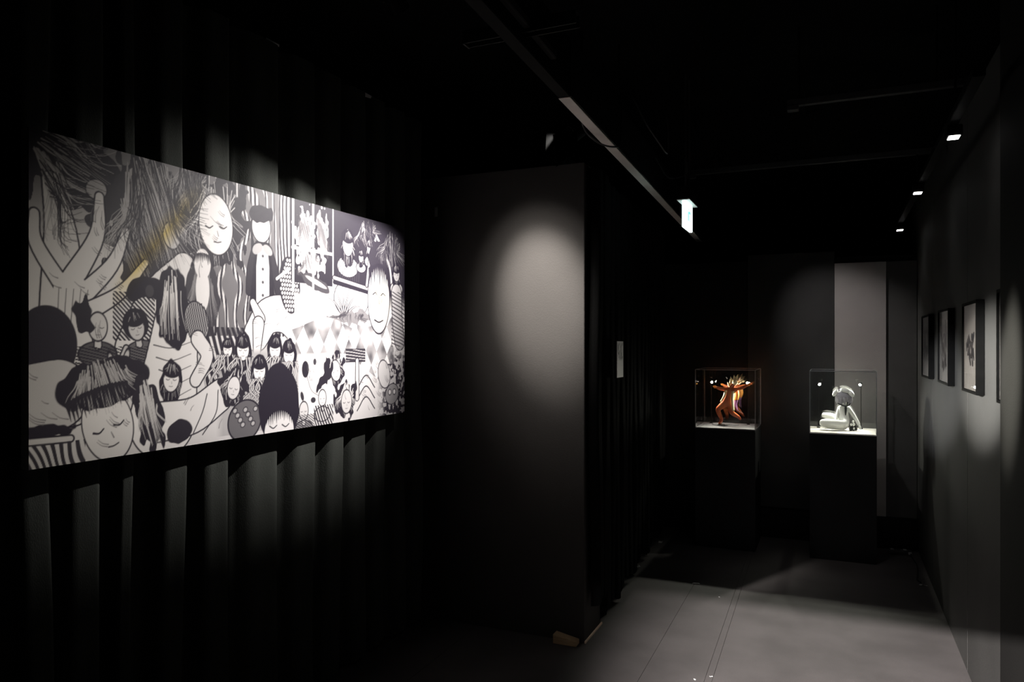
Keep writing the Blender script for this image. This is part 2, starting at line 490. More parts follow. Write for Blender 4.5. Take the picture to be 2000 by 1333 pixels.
# --- ground tones
sA = sub(0, W_, 0, H_)
put(sA, np.clip((GY - 0.62) * 5 - (GX - 0.1) * 0.2, 0, 1) * (GX < 0.62), 0.30)
hatch(0.52, 1.06, 0.38, 0.932, 0.0, 55, 0.06, 0.5)                       # boards
hatch(0.60, 0.98, 0.38, 0.932, 0.06, 17, 0.25, 0.6)
s = sub(1.34, W_, 0.50, H_); put(s, np.clip((GX[s] - 1.34) * 8, 0, 1) * np.clip((GY[s] - 0.5) * 12, 0, 1), 0.05)
# wing of dark growth at the upper left
rough_mass(0.14, 0.86, 0.22, 0.13, -0.3, 0.06, 0.4, 40, 3)
strands(0.14, 0.86, 0.22, 0.14, 1.2, 46, 0.55, 0.3, 0.004, 5)
rough_mass(0.40, 0.73, 0.20, 0.21, 0.25, 0.08, 0.3, 40, 8)
strands(0.40, 0.73, 0.20, 0.22, 0.3, 90, 0.5, 0.2, 0.0035, 9)
ell(0.47, 0.70, 0.034, 0.045, 0.2, 0.62, 1); ell(0.20, 0.80, 0.035, 0.03, 0.2, 0.5, 1)
# pale coral branches, left
limb([(0.12, 0.20), (0.10, 0.44), (0.09, 0.66), (0.06, 0.80)], 0.19, 0.05, 0.74)
limb([(0.12, 0.52), (0.20, 0.66), (0.21, 0.78)], 0.07, 0.03, 0.74)
limb([(0.13, 0.46), (0.25, 0.58), (0.30, 0.69)], 0.065, 0.026, 0.74)
limb([(0.14, 0.42), (0.28, 0.50), (0.37, 0.60)], 0.06, 0.024, 0.74)
limb([(0.10, 0.50), (0.02, 0.62), (0.015, 0.70)], 0.05, 0.03, 0.74)
stroke([(0.12, 0.24), (0.11, 0.40), (0.12, 0.50)], 0.13, 0.10, 0.74)
for q in range(5): stroke([(0.08 + 0.02 * q, 0.40), (0.085 + 0.022 * q, 0.50)], 0.003, 0.002, 0.15)
# draped fold shapes
limb([(0.36, 0.32), (0.42, 0.48), (0.52, 0.60)], 0.20, 0.10, 0.76)
hatch(0.26, 0.40, 0.36, 0.50, 0.9, 90, 0.05, 0.55)
rough_mass(0.345, 0.515, 0.055, 0.03, 0.6, 0.03, 0.2, 40, 2); rough_mass(0.42, 0.515, 0.05, 0.03, -0.6, 0.03, 0.2, 40, 2)
ell(0.385, 0.512, 0.018, 0.022, 0, 0.1, 1)
for q in range(9): stroke([(0.50 + 0.004 * q, 0.56 - 0.02 * q), (0.44 - 0.006 * q, 0.50 - 0.025 * q)], 0.003, 0.0015, 0.2)
# large masked heads across the top
bust(0.66, 0.78, 0.125, 0.1, 'wild', None, 0.84, 21, 16)
bust(0.60, 0.60, 0.062, 0.0, 'long', 0.80, 0.84, 31, 30)
rough_mass(0.60, 0.50, 0.075, 0.14, 0, 0.09, 0.08, 70, 5); strands(0.60, 0.50, 0.075, 0.14, 0, 50, 0.32, 0.05, 0.003, 6)
ell(0.60, 0.62, 0.036, 0.052, 0, 0.78); ell(0.60, 0.53, 0.03, 0.075, 0, 0.78)
fringe(0.60, 0.62, 0.036, 0.035, 9, 0.03, 0.06, 0, 3)
# toy block tower on the boards
ell(0.885, 0.79, 0.05, 0.06, 0, 0.78, 1); rough_mass(0.885, 0.84, 0.062, 0.035, 0.2, 0.04, 0.2, 50, 4)
limb([(0.86, 0.70), (0.83, 0.62), (0.82, 0.54)], 0.05, 0.03, 0.06); limb([(0.92, 0.70), (0.96, 0.62), (0.975, 0.55)], 0.05, 0.03, 0.06)
s = sub(0.82, 0.97, 0.47, 0.73)
tri = np.maximum(np.abs(GX[s] - 0.893) - 0.035 - (0.73 - GY[s]) * 0.13, np.abs(GY[s] - 0.60) - 0.13)
put(s, cov(tri - 0.004), 0.03); put(s, cov(np.maximum(tri + 0.012, np.abs(GX[s] - 0.893) - 0.035)), 0.80)
for q in range(4): ell(0.893, 0.68 - 0.05 * q, 0.006, 0.006, 0, 0.1)
rough_mass(0.865, 0.705, 0.028, 0.018, 0.5, 0.5, 0.1, 40, 1); rough_mass(0.92, 0.705, 0.028, 0.018, -0.5, 0.5, 0.1, 40, 1)
# pale slab under it
limb([(0.86, 0.38), (0.92, 0.45), (1.02, 0.46), (1.12, 0.40)], 0.13, 0.16, 0.90)
limb([(0.84, 0.50), (0.88, 0.44)], 0.03, 0.05, 0.90); limb([(0.86, 0.30), (0.87, 0.42)], 0.035, 0.06, 0.9)
# honeycomb bulb
ell(1.045, 0.58, 0.062, 0.115, 0.1, 0.06)
for i in range(-4, 5):
    for j in range(-6, 7):
        X = 1.045 + i * 0.0145 + (j % 2) * 0.007; Y = 0.58 + j * 0.0165
        if ((X - 1.045) / 0.055) ** 2 + ((Y - 0.58) / 0.105) ** 2 < 1: ell(X, Y, 0.0056, 0.0066, 0, 0.80)
stroke([(0.97, 0.60), (1.04, 0.645)], 0.012, 0.012, 0.8); stroke([(1.06, 0.66), (1.12, 0.70)], 0.012, 0.012, 0.8)
# gridded window with a furry shape
s = sub(1.06, 1.33, 0.60, 0.932); put(s, np.ones_like(GX[s]), 0.05)
for (ax, ay, arx, ary) in ((1.14, 0.80, 0.06, 0.09), (1.25, 0.80, 0.035, 0.10), (1.17, 0.68, 0.09, 0.05)):
    rough_mass(ax, ay, arx, ary, 0, 0.72, 0.5, 90, 7)
    strands(ax, ay, arx, ary, 0.4, 70, 0.2, 0.2, 0.0022, int(ax * 100))
rough_mass(1.21, 0.60, 0.10, 0.028, -0.3, 0.12, 0.15, 40, 9); ell(1.21, 0.605, 0.07, 0.010, -0.3, 0.7)
for X in (1.065, 1.19, 1.325): stroke([(X, 0.56), (X, 0.935)], 0.012, 0.012, 0.85)
stroke([(1.06, 0.735), (1.33, 0.735)], 0.012, 0.012, 0.85)
# pale wall and leaves below the window
s = sub(1.08, 1.62, 0.30, 0.56); put(s, np.clip((0.56 - GY[s]) * 40, 0, 1) * np.clip((1.62 - GX[s]) * 30, 0, 1), 0.88)
ell(1.46, 0.55, 0.13, 0.09, 0, 0.86, 1)
for k, a in enumerate((0.3, 0.75, 1.2, 1.65, 2.1, 2.6)):
    x1, y1 = 1.40 + 0.14 * math.cos(a), 0.48 + 0.13 * math.sin(a)
    stroke([(1.40, 0.46), ((1.40 + x1) / 2, (0.46 + y1) / 2 + 0.02), (x1, y1)], 0.022, 0.003, 0.10)
    stroke([(1.40, 0.46), ((1.40 + x1) / 2, (0.46 + y1) / 2 + 0.02), (x1, y1)], 0.008, 0.001, 0.6)
rough_mass(1.45, 0.465, 0.16, 0.03, 0.1, 0.3, 0.5, 50, 12); strands(1.45, 0.465, 0.16, 0.03, 0, 40, 0.1, 0.2, 0.003, 4)
# upper right panel: standing figure with long hair and drips
s = sub(1.335, 1.56, 0.62, 0.932); put(s, np.ones_like(GX[s]), 0.05)
bust(1.43, 0.80, 0.062, 0.0, 'long', 0.76, 0.80, 51, 20)
hatch(1.36, 1.52, 0.62, 0.72, 0.0, 70, 0.1, 0.25)
bust(1.60, 0.80, 0.038, 0.1, 'long', 0.6, 0.66, 52, 14); bust(1.53, 0.75, 0.03, 0, 'long', 0.6, 0.7, 53, 10)
limb([(1.33, 0.635), (1.62, 0.60)], 0.02, 0.02, 0.5); stroke([(1.33, 0.615), (1.6, 0.585)], 0.018, 0.018, 0.04)
# harlequin cloth
s = sub(1.04, 1.80, 0.16, 0.47)
a_ = (GX[s] - 1.04) / 0.088; b_ = (GY[s] - 0.16 - 0.02 * np.sin(GX[s] * 9)) / 0.135
chk = (np.floor(a_ + b_) + np.floor(a_ - b_)) % 2
edge = np.minimum(np.abs(((a_ + b_) % 1) - 0.5), np.abs(((a_ - b_) % 1) - 0.5))
tone = np.where(chk > 0, 0.80, 0.17 + 0.45 * vnoise(GX[s], GY[s], 22, 28))
top = 0.43 + 0.03 * np.sin(GX[s] * 11) + (GX[s] > 1.5) * 0.03
botm = 0.30 - np.clip((GX[s] - 1.42) * 0.5, 0, 0.14)
put(s, np.clip((top - GY[s]) * 300, 0, 1) * np.clip((GY[s] - botm) * 300, 0, 1), tone)
# tall bare egg-shaped mask in a pointed hood, right
limb([(1.655, 0.86), (1.60, 0.74), (1.575, 0.62)], 0.02, 0.02, 0.5); limb([(1.655, 0.86), (1.76, 0.74), (1.79, 0.62)], 0.02, 0.02, 0.5)
rough_mass(1.67, 0.76, 0.075, 0.085, 0, 0.06, 0.12, 40, 14)
ell(1.675, 0.56, 0.092, 0.165, 0.0, 0.66, 1, 0.005)
fringe(1.675, 0.62, 0.085, 0.10, 12, 0.09, 0.05, 0, 8)
stroke([(1.625, 0.58), (1.645, 0.59), (1.66, 0.58)], 0.006, 0.004); stroke([(1.695, 0.58), (1.71, 0.59), (1.73, 0.58)], 0.006, 0.004)
stroke([(1.64, 0.46), (1.675, 0.45), (1.71, 0.46)], 0.008, 0.006)
stroke([(1.675, 0.56), (1.68, 0.52)], 0.004, 0.003, 0.3)
bust(1.83, 0.70, 0.045, 0.0, 'long', 0.5, 0.5, 61, 12)
limb([(1.83, 0.60), (1.84, 0.45), (1.86, 0.36)], 0.09, 0.09, 0.5); hatch(1.79, 1.9, 0.34, 0.60, 1.2, 60, 0.1, 0.35)
# mottled foliage, lower right
s = sub(1.62, W_, 0.0, 0.34)
nz = vnoise(GX[s], GY[s], 31, 60) * 0.6 + vnoise(GX[s], GY[s], 32, 110) * 0.4
put(s, np.clip((GX[s] - 1.66 - 0.1 * (GY[s] > 0.25)) * 14, 0, 1) * np.clip((0.34 - GY[s]) * 14, 0, 1), np.where(nz > 0.52, 0.55, 0.06))
ell(1.72, 0.20, 0.05, 0.07, 0.3, 0.62, 1); ell(1.79, 0.10, 0.06, 0.05, 0.3, 0.35, 1)
for X, Y in ((1.77, 0.11), (1.81, 0.11)): ell(X, Y, 0.012, 0.014, 0, 0.7, 1)
# house and post
for q in range(3): stroke([(1.50, 0.14 - 0.05 * q), (1.57, 0.20 - 0.05 * q), (1.64, 0.14 - 0.05 * q)], 0.006, 0.006)
s = sub(1.42, 1.56, 0.27, 0.32); put(s, np.ones_like(GX[s]), 0.08); hatch(1.42, 1.56, 0.275, 0.315, 1.5, 80, 0.55, 0.3)
limb([(1.50, 0.27), (1.50, 0.10)], 0.025, 0.03, 0.66)
# middle crowd of masks with trailing ribbons
def tendrils(cx, cy, n, L, seed):
    r = random.Random(seed)
    for i in range(n):
        x = cx + r.uniform(-0.05, 0.05); p = [(x, cy)]
        for k in range(1, 5): p.append((x + r.uniform(-0.03, 0.03) + (x - cx) * 0.5 * k, cy - L * k / 4))
        stroke(p, 0.0085, 0.007, 0.05, 4); stroke(p, 0.0042, 0.003, 0.82, 4)
s = sub(0.66, 1.10, 0.02, 0.34); put(s, np.clip((0.34 - GY[s]) * 30, 0, 1) * np.clip((GX[s] - 0.66) * 30, 0, 1) * np.clip((1.12 - GX[s]) * 30, 0, 1), 0.55)
hatch(0.62, 0.80, 0.16, 0.40, 0.3, 40, 0.06, 0.6)
for (X, Y, S, sd) in ((0.715, 0.33, 0.036, 71), (0.79, 0.33, 0.050, 72), (0.96, 0.33, 0.050, 73), (1.04, 0.31, 0.052, 74), (0.875, 0.25, 0.052, 75)):
    bust(X, Y, S, 0.0, 'long', None, 0.86, sd, 10)
    tendrils(X, Y - 0.75 * S, 15, 0.15, sd)
# white field with spots and curls
s = sub(1.09, 1.36, 0.06, 0.31); put(s, np.clip((GX[s] - 1.09) * 60, 0, 1) * np.clip((1.36 - GX[s]) * 30, 0, 1) * np.clip((0.31 - GY[s]) * 60, 0, 1), 0.88)
ell(1.14, 0.24, 0.022, 0.035, 0, 0.05); ell(1.20, 0.27, 0.010, 0.014, 0, 0.1); ell(1.12, 0.13, 0.01, 0.02, 0.3, 0.08); ell(1.19, 0.11, 0.016, 0.012, 0, 0.08)
stroke([(1.15, 0.21), (1.18, 0.15), (1.24, 0.12)], 0.003, 0.002)
bust(1.34, 0.235, 0.055, 0.25, 'wild', None, 0.86, 81, 16)
rough_mass(1.27, 0.20, 0.07, 0.02, 0.8, 0.05, 0.6, 60, 6)
bust(1.25, 0.12, 0.042, 0.0, 'none', 0.72, 0.84, 82, 8); hatch(1.20, 1.32, 0.0, 0.08, 0.5, 70, 0.05, 0.5)
bust(1.13, 0.075, 0.045, 0.0, 'none', 0.35, 0.72, 83, 8); hatch(1.08, 1.19, 0.0, 0.05, 1.1, 110, 0.05, 0.4)
bust(1.42, 0.095, 0.062, 0.0, 'wild', None, 0.68, 84, 34)
# lower left crowd
ell(0.05, 0.34, 0.09, 0.11, 0, 0.04); limb([(0.02, 0.20), (0.08, 0.20)], 0.18, 0.2, 0.6)
bust(0.205, 0.40, 0.05, 0.0, 'none', 0.16, 0.66, 91, 8); rough_mass(0.16, 0.42, 0.03, 0.05, 0, 0.05, 0.4, 60, 3)
bust(0.335, 0.40, 0.048, 0.2, 'bob', 0.2, 0.62, 92, 8); hatch(0.14, 0.42, 0.22, 0.33, 1.3, 110, 0.05, 0.45)
limb([(0.27, 0.20), (0.28, 0.27), (0.30, 0.33)], 0.045, 0.02, 0.62); ell(0.25, 0.29, 0.01, 0.03, 0.3, 0.62, 1); ell(0.30, 0.30, 0.01, 0.03, -0.3, 0.62, 1)
limb([(0.44, 0.10), (0.47, 0.26), (0.49, 0.42)], 0.26, 0.17, 0.80)
for q in range(7): stroke([(0.40 + 0.01 * q, 0.34 - 0.04 * q), (0.47, 0.33 - 0.042 * q), (0.55, 0.35 - 0.04 * q)], 0.004, 0.002, 0.08)
rough_mass(0.475, 0.46, 0.068, 0.13, 0.05, 0.03, 0.15, 50, 17); strands(0.475, 0.46, 0.068, 0.13, 0.05, 26, 0.72, 0.1, 0.004, 18)
ell(0.575, 0.42, 0.05, 0.07, 0.3, 0.45, 1); hatch(0.53, 0.62, 0.36, 0.48, 0.2, 120, 0.06, 0.5, lambda x, y_: (((x - 0.575) / 0.05) ** 2 + ((y_ - 0.42) / 0.07) ** 2 < 1) * 1.0)
limb([(0.58, 0.36), (0.62, 0.30), (0.57, 0.22)], 0.06, 0.05, 0.78)
bust(0.47, 0.235, 0.052, -0.1, 'long', None, 0.80, 93, 22)
limb([(0.42, 0.09), (0.56, 0.10), (0.68, 0.16)], 0.13, 0.12, 0.78); rough_mass(0.50, 0.055, 0.06, 0.04, 0.3, 0.05, 0.2, 40, 2)
stroke([(0.56, 0.04), (0.60, 0.11), (0.62, 0.17)], 0.004, 0.004); stroke([(0.60, 0.03), (0.66, 0.10), (0.67, 0.18)], 0.004, 0.004)
bust(0.745, 0.19, 0.05, -0.2, 'wild', None, 0.76, 94, 16)
ell(0.80, 0.06, 0.085, 0.075, 0.4, 0.22, 1, 0.006)
for q in range(9): ell(0.75 + 0.013 * q, 0.10 - 0.018 * (q % 4), 0.011, 0.009, 0.4, 0.55, 1, 0.003)
# biggest plain head lower left, tilted
bust(0.235, 0.115, 0.135, 0.28, 'none', None, 0.76, 101, 10)
rough_mass(0.225, 0.225, 0.155, 0.075, 0.2, 0.04, 0.1, 40, 23); strands(0.225, 0.215, 0.15, 0.085, 0.28, 80, 0.52, 0.05, 0.0035, 24)
fringe(0.215, 0.16, 0.105, 0.05, 18, 0.06, 0.05, 0.28, 25)
rough_mass(0.385, 0.12, 0.05, 0.12, 0.25, 0.05, 0.3, 50, 26); strands(0.385, 0.12, 0.05, 0.12, 0.25, 40, 0.6, 0.2, 0.004, 27)
rough_mass(0.06, 0.10, 0.07, 0.018, 0, 0.04, 0.3, 60, 5); limb([(0.0, 0.075), (0.12, 0.072)], 0.02, 0.02, 0.7)
hatch(0.0, 0.16, 0.0, 0.06, 0.4, 45, 0.08, 0.5)
# round dark bob at the lower middle
rough_mass(0.985, 0.10, 0.115, 0.165, 0.0, 0.035, 0.04, 30, 33)
ell(0.985, 0.0, 0.085, 0.085, 0, 0.80, 1); fringe(0.985, 0.03, 0.085, 0.06, 16, 0.05, 0.035, 0, 34)
for sx in (-0.035, 0.035): stroke([(0.985 + sx - 0.02, 0.026), (0.985 + sx, 0.016), (0.985 + sx + 0.02, 0.026)], 0.005, 0.004)

# fold lines: groups of long thin pen strokes on the pale shapes only
rp_ = random.Random(77)
for i in range(420):
    x, y_ = rp_.uniform(0.02, W_ - 0.08), rp_.uniform(0.02, H_ - 0.02)
    a0 = 1.2 + 1.5 * math.sin(x * 4.1 + 2 * math.sin(y_ * 5)); L_ = rp_.uniform(0.025, 0.06)
    ok = all(img[min(NY - 1, max(0, int((y_ + t * L_ * math.sin(a0)) / H_ * (NY - 1)))), min(NX - 1, max(0, int((x + t * L_ * math.cos(a0)) / W_ * (NX - 1))))] > 0.5 for t in (0, 0.5, 1))
    if not ok: continue
    for k in range(rp_.randint(1, 3)):
        ox, oy = -math.sin(a0) * 0.007 * k, math.cos(a0) * 0.007 * k
        q_ = L_ * rp_.uniform(0.6, 1.0)
        stroke([(x + ox, y_ + oy), (x + ox + q_ * 0.5 * math.cos(a0 + 0.2), y_ + oy + q_ * 0.5 * math.sin(a0 + 0.2)), (x + ox + q_ * math.cos(a0), y_ + oy + q_ * math.sin(a0))], 0.0028, 0.0008, 0.22, 3)
for (cx_, cy_, rx_, ry_, ro_, n_, sd_) in ((0.14, 0.85, 0.24, 0.12, 1.1, 60, 301), (0.42, 0.74, 0.19, 0.20, 0.2, 90, 302), (0.55, 0.88, 0.10, 0.10, 0.1, 40, 303), (1.58, 0.86, 0.12, 0.07, 0.3, 40, 304), (1.78, 0.80, 0.12, 0.10, 0.0, 50, 305)):
    strands(cx_, cy_, rx_, ry_, ro_, n_, 0.42, 0.25, 0.0026, sd_); strands(cx_, cy_, rx_, ry_, ro_ + 0.2, n_, 0.05, 0.25, 0.003, sd_ + 50)
img = np.clip(img, 0.02, 0.92)
rgb = np.empty((NY, NX, 4))
paper = np.array([0.70, 0.66, 0.67]); ink = np.array([0.020, 0.016, 0.026])
t_ = np.clip((img - 0.03) / 0.82, 0, 1)[..., None]
rgb[..., :3] = ink + (paper - ink) * t_ ** 1.3
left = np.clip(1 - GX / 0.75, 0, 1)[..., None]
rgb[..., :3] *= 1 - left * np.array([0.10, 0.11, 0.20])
# yellow printed wash
d_ = np.abs((GX - 0.44) * 0.75 - (GY - 0.70) * 0.66) / 0.05 + np.clip(np.abs(GY - 0.66) - 0.2, 0, 1) * 12 
yw = (np.clip(1 - d_, 0, 1) * np.clip((GX - 0.24) * 10, 0, 1) * np.clip((0.62 - GX) * 10, 0, 1))[..., None]
rgb[..., :3] = rgb[..., :3] * (1 - yw * np.array([0.06, 0.25, 0.75]))
d2 = np.clip(1 - np.hypot((GX - 1.70) / 0.10, (GY - 0.55) / 0.16), 0, 1)[..., None]
rgb[..., :3] *= 1 - d2 * np.array([0.05, 0.07, 0.25])
rgb[..., 3] = 1

cv = empty('canvas_print', (-2.0, 1.305, 1.163), label='large black and white ink collage canvas on the charcoal curtain', cat='canvas')
me = bpy.data.meshes.new('printed_face')
co = np.zeros((NY * NX, 3)); co[:, 1] = GX.ravel(); co[:, 2] = GY.ravel()
idx = np.arange(NY * NX).reshape(NY, NX)
q = np.stack([idx[:-1, :-1], idx[:-1, 1:], idx[1:, 1:], idx[1:, :-1]], -1).reshape(-1, 4)
me.vertices.add(len(co)); me.vertices.foreach_set('co', co.ravel())
me.loops.add(q.size); me.loops.foreach_set('vertex_index', q.ravel().astype(np.int32))
me.polygons.add(len(q)); me.polygons.foreach_set('loop_start', np.arange(0, q.size, 4, dtype=np.int32))
me.update(calc_edges=True)
ca = me.color_attributes.new('print', 'FLOAT_COLOR', 'POINT')
ca.data.foreach_set('color', rgb.reshape(-1, 4).astype(np.float32).ravel())
mp_ = mat('printed_canvas', (0.5, 0.5, 0.5), 0.50, 0, 1, 0.12, 900, spec=0.10)
nd = mp_.node_tree.nodes.new('ShaderNodeVertexColor'); nd.layer_name = 'print'
mp_.node_tree.links.new(nd.outputs['Color'], mp_.node_tree.nodes['Principled BSDF'].inputs['Base Color'])
me.materials.append(mp_)
pf = bpy.data.objects.new('printed_face', me); link(pf, cv)
pf['label'] = 'ink collage of masked heads, leaves and diamond cloth'
obj('stretcher', B(-0.034, -0.0006, 0.0, W_, 0.0, H_, 0.002), M['canvas_side'], cv, label='canvas-wrapped sides')

# ------------------------------------------------------------------ framed prints on the right wall
def ink_paper(name, paper_c, seed, lo_, hi_, sc_, soft=0.04, zr=(0.1, 0.9), yr=(0.15, 0.85)):
    """cream paper with a generic procedural ink drawing in the middle"""
    m = bpy.data.materials.new(name); m.use_nodes = True
    nt = m.node_tree; b = nt.nodes['Principled BSDF']; b.inputs['Roughness'].default_value = 0.55
    N, Lk = nt.nodes.new, nt.links.new
    tc = N('ShaderNodeTexCoord'); sp = N('ShaderNodeSeparateXYZ'); Lk(tc.outputs['Generated'], sp.inputs[0])
    mp = N('ShaderNodeMapping'); mp.inputs['Location'].default_value = (seed, seed * 2, seed * 3); mp.inputs['Scale'].default_value = (1, sc_[0], sc_[1])
    Lk(tc.outputs['Generated'], mp.inputs[0])
    nz = N('ShaderNodeTexNoise'); nz.inputs['Scale'].default_value = 4; nz.inputs['Detail'].default_value = 3
    nz.inputs['Distortion'].default_value = 1.6
    Lk(mp.outputs[0], nz.inputs['Vector'])
    rp = N('ShaderNodeValToRGB'); rp.color_ramp.elements[0].position = lo_; rp.color_ramp.elements[1].position = hi_
    rp.color_ramp.elements[0].color = (1, 1, 1, 1); rp.color_ramp.elements[1].color = (0, 0, 0, 1)
    Lk(nz.outputs['Fac'], rp.inputs[0])
    def window(out, a, c):
        r1 = N('ShaderNodeMapRange'); r1.inputs[1].default_value = a; r1.inputs[2].default_value = a + soft; Lk(out, r1.inputs[0])
        r2 = N('ShaderNodeMapRange'); r2.inputs[1].default_value = c; r2.inputs[2].default_value = c - soft; Lk(out, r2.inputs[0])
        mm = N('ShaderNodeMath'); mm.operation = 'MULTIPLY'; Lk(r1.outputs[0], mm.inputs[0]); Lk(r2.outputs[0], mm.inputs[1]); return mm.outputs[0]
    wy = window(sp.outputs['Y'], *yr); wz = window(sp.outputs['Z'], *zr)
    m1 = N('ShaderNodeMath'); m1.operation = 'MULTIPLY'; Lk(wy, m1.inputs[0]); Lk(wz, m1.inputs[1])
    m2 = N('ShaderNodeMath'); m2.operation = 'MULTIPLY'; Lk(m1.outputs[0], m2.inputs[0]); Lk(rp.outputs[0], m2.inputs[1])
    mx = N('ShaderNodeMix'); mx.data_type = 'RGBA'
    mx.inputs['A'].default_value = (*paper_c, 1); mx.inputs['B'].default_value = (0.015, 0.014, 0.014, 1)
    Lk(m2.outputs[0], mx.inputs['Factor']); Lk(mx.outputs['Result'], b.inputs['Base Color'])
    return m

M['ink'] = mat('black_ink', (0.006, 0.006, 0.007), 0.7, 0.2, 30, spec=0.05)
M['picture_glass'] = glass('picture_glass', (0.98, 0.98, 0.98), 1.10)
def ink_marks(parent, w_, h_, zc, n, seed, thick=1.0):
    """generic bold brush strokes lying on the paper"""
    r = random.Random(seed); bm = bmesh.new()
    for i in range(n):
        y0_, z0_ = r.uniform(-w_ / 2, w_ / 2), zc + r.uniform(-h_ / 2, h_ / 2)
        ang = r.choice((0.5, 1.0, 1.57, 2.2, 2.7)) + r.uniform(-0.25, 0.25); L = r.uniform(0.3, 0.55) * min(w_, h_)
        p = smooth_pts([(0, y0_ - L * .5 * math.cos(ang), z0_ - L * .5 * math.sin(ang)), (0, y0_ + r.uniform(-.1, .1) * L, z0_), (0, y0_ + L * .5 * math.cos(ang + .3), z0_ + L * .5 * math.sin(ang + .3))], 4)
        wd = r.uniform(0.006, 0.016) * thick; prev = None
        x0_ = -0.0228 - 0.00001 * i
        for k, q_ in enumerate(p):
            t = k / (len(p) - 1); ww = wd * (0.25 + math.sin(math.pi * min(1, t * .9 + .1)))
            yq, zq = max(-w_ * .62, min(w_ * .62, q_.y)), max(zc - h_ * .6, min(zc + h_ * .6, q_.z))
            dy, dz = -math.sin(ang) * ww, math.cos(ang) * ww
            cur = [bm.verts.new((x0_, yq + dy, zq + dz)), bm.verts.new((x0_, yq - dy, zq - dz)), bm.verts.new((x0_ + 0.0006, yq - dy, zq - dz)), bm.verts.new((x0_ + 0.0006, yq + dy, zq + dz))]
            if prev:
                for m_ in range(4): bm.faces.new((prev[m_], prev[(m_ + 1) % 4], cur[(m_ + 1) % 4], cur[m_]))
            else: bm.faces.new(cur)
            prev = cur
        bm.faces.new(prev)
    obj('ink_drawing', bm, M['ink'], parent, label='black ink brush drawing')

def framed(y0, y1, z0, z1, pm, label, tilt=0.0, ink=None):
    yc, zc = (y0 + y1) / 2, (z0 + z1) / 2
    r = empty('framed_print', (0.558, yc, zc), label=label, cat='picture', group='framed ink prints on the right wall')
    r.rotation_euler = (tilt, 0, 0)
    hw, hh, f = (y1 - y0) / 2, (z1 - z0) / 2, 0.012
    obj('frame_rail', B(-0.030, 0, -hw, hw, hh - f, hh, 0.001), M['frame'], r)
    obj('frame_rail', B(-0.030, 0, -hw, hw, -hh, -hh + f, 0.001), M['frame'], r)
    obj('frame_rail', B(-0.030, 0, -hw, -hw + f, -hh + f, hh - f, 0.001), M['frame'], r)
    obj('frame_rail', B(-0.030, 0, hw - f, hw, -hh + f, hh - f, 0.001), M['frame'], r)
    obj('paper', B(-0.022, -0.016, -hw + f, hw - f, -hh + f, hh - f), pm, r, label='cream paper with black ink drawing')
    if ink: ink_marks(r, *ink)
    obj('glazing', B(-0.026, -0.0245, -hw + f, hw - f, -hh + f, hh - f), M['picture_glass'], r)
framed(5.17, 5.578, 1.297, 1.695, ink_paper('ink_drawing_grey', (0.21, 0.197, 0.194), 3.1, 0.50, 0.62, (1.0, 0.6), 0.1, (0.24, 0.86), (0.12, 0.9)),
       'framed grey washed ink print, farthest along the right wall')
framed(4.326, 4.73, 1.297, 1.695, ink_paper('ink_drawing_tall', (0.20, 0.188, 0.178), 5.7, 0.50, 0.56, (1.1, 0.6), 0.06, (0.16, 0.86), (0.2, 0.9)),
       'framed print with a tall dark ink drawing, second from the far end', 0.012, (0.16, 0.24, 0.0, 16, 5, 0.7))
framed(3.512, 3.88, 1.298, 1.69, ink_paper('ink_drawing_bold', (0.145, 0.132, 0.119), 8.3, 0.30, 0.32, (0.6, 0.9), 0.03, (0.30, 0.66), (0.08, 0.92)),
       'framed cream print with a small bold black ink drawing in its centre', 0.0, (0.19, 0.12, -0.008, 26, 12, 1.0))
framed(2.995, 3.10, 1.298, 1.70, ink_paper('ink_drawing_plain', (0.14, 0.13, 0.12), 1.3, 0.44, 0.48, (0.6, 0.5), 0.05, (0.5, 0.95), (0.1, 0.9)),
       'framed print half hidden behind the projecting wall end, nearest')

# small print hanging on the corridor curtain
sp_ = empty('small_print', (-1.058, 3.865, 1.428), label='small grey print hanging on the black corridor curtain', cat='picture')
obj('backing', B(-0.012, 0, -0.066, 0.066, -0.1, 0.1, 0.001), M['frame'], sp_)
obj('paper', B(0.0002, 0.002, -0.062, 0.062, -0.097, 0.096), ink_paper('ink_drawing_small', (0.55, 0.52, 0.50), 2.2, 0.42, 0.6, (1.5, 1), 0.08, (0.45, 0.98), (0.05, 0.95)), sp_)
# tag on the partition
o = obj('paper_tag', B(-2.014, -1.996, 3.5415, 3.5445, 2.21, 2.262, 0.0008), M['tape'])
tag(o, 'small grey paper tag high on the partition beside the curtain', 'tag')

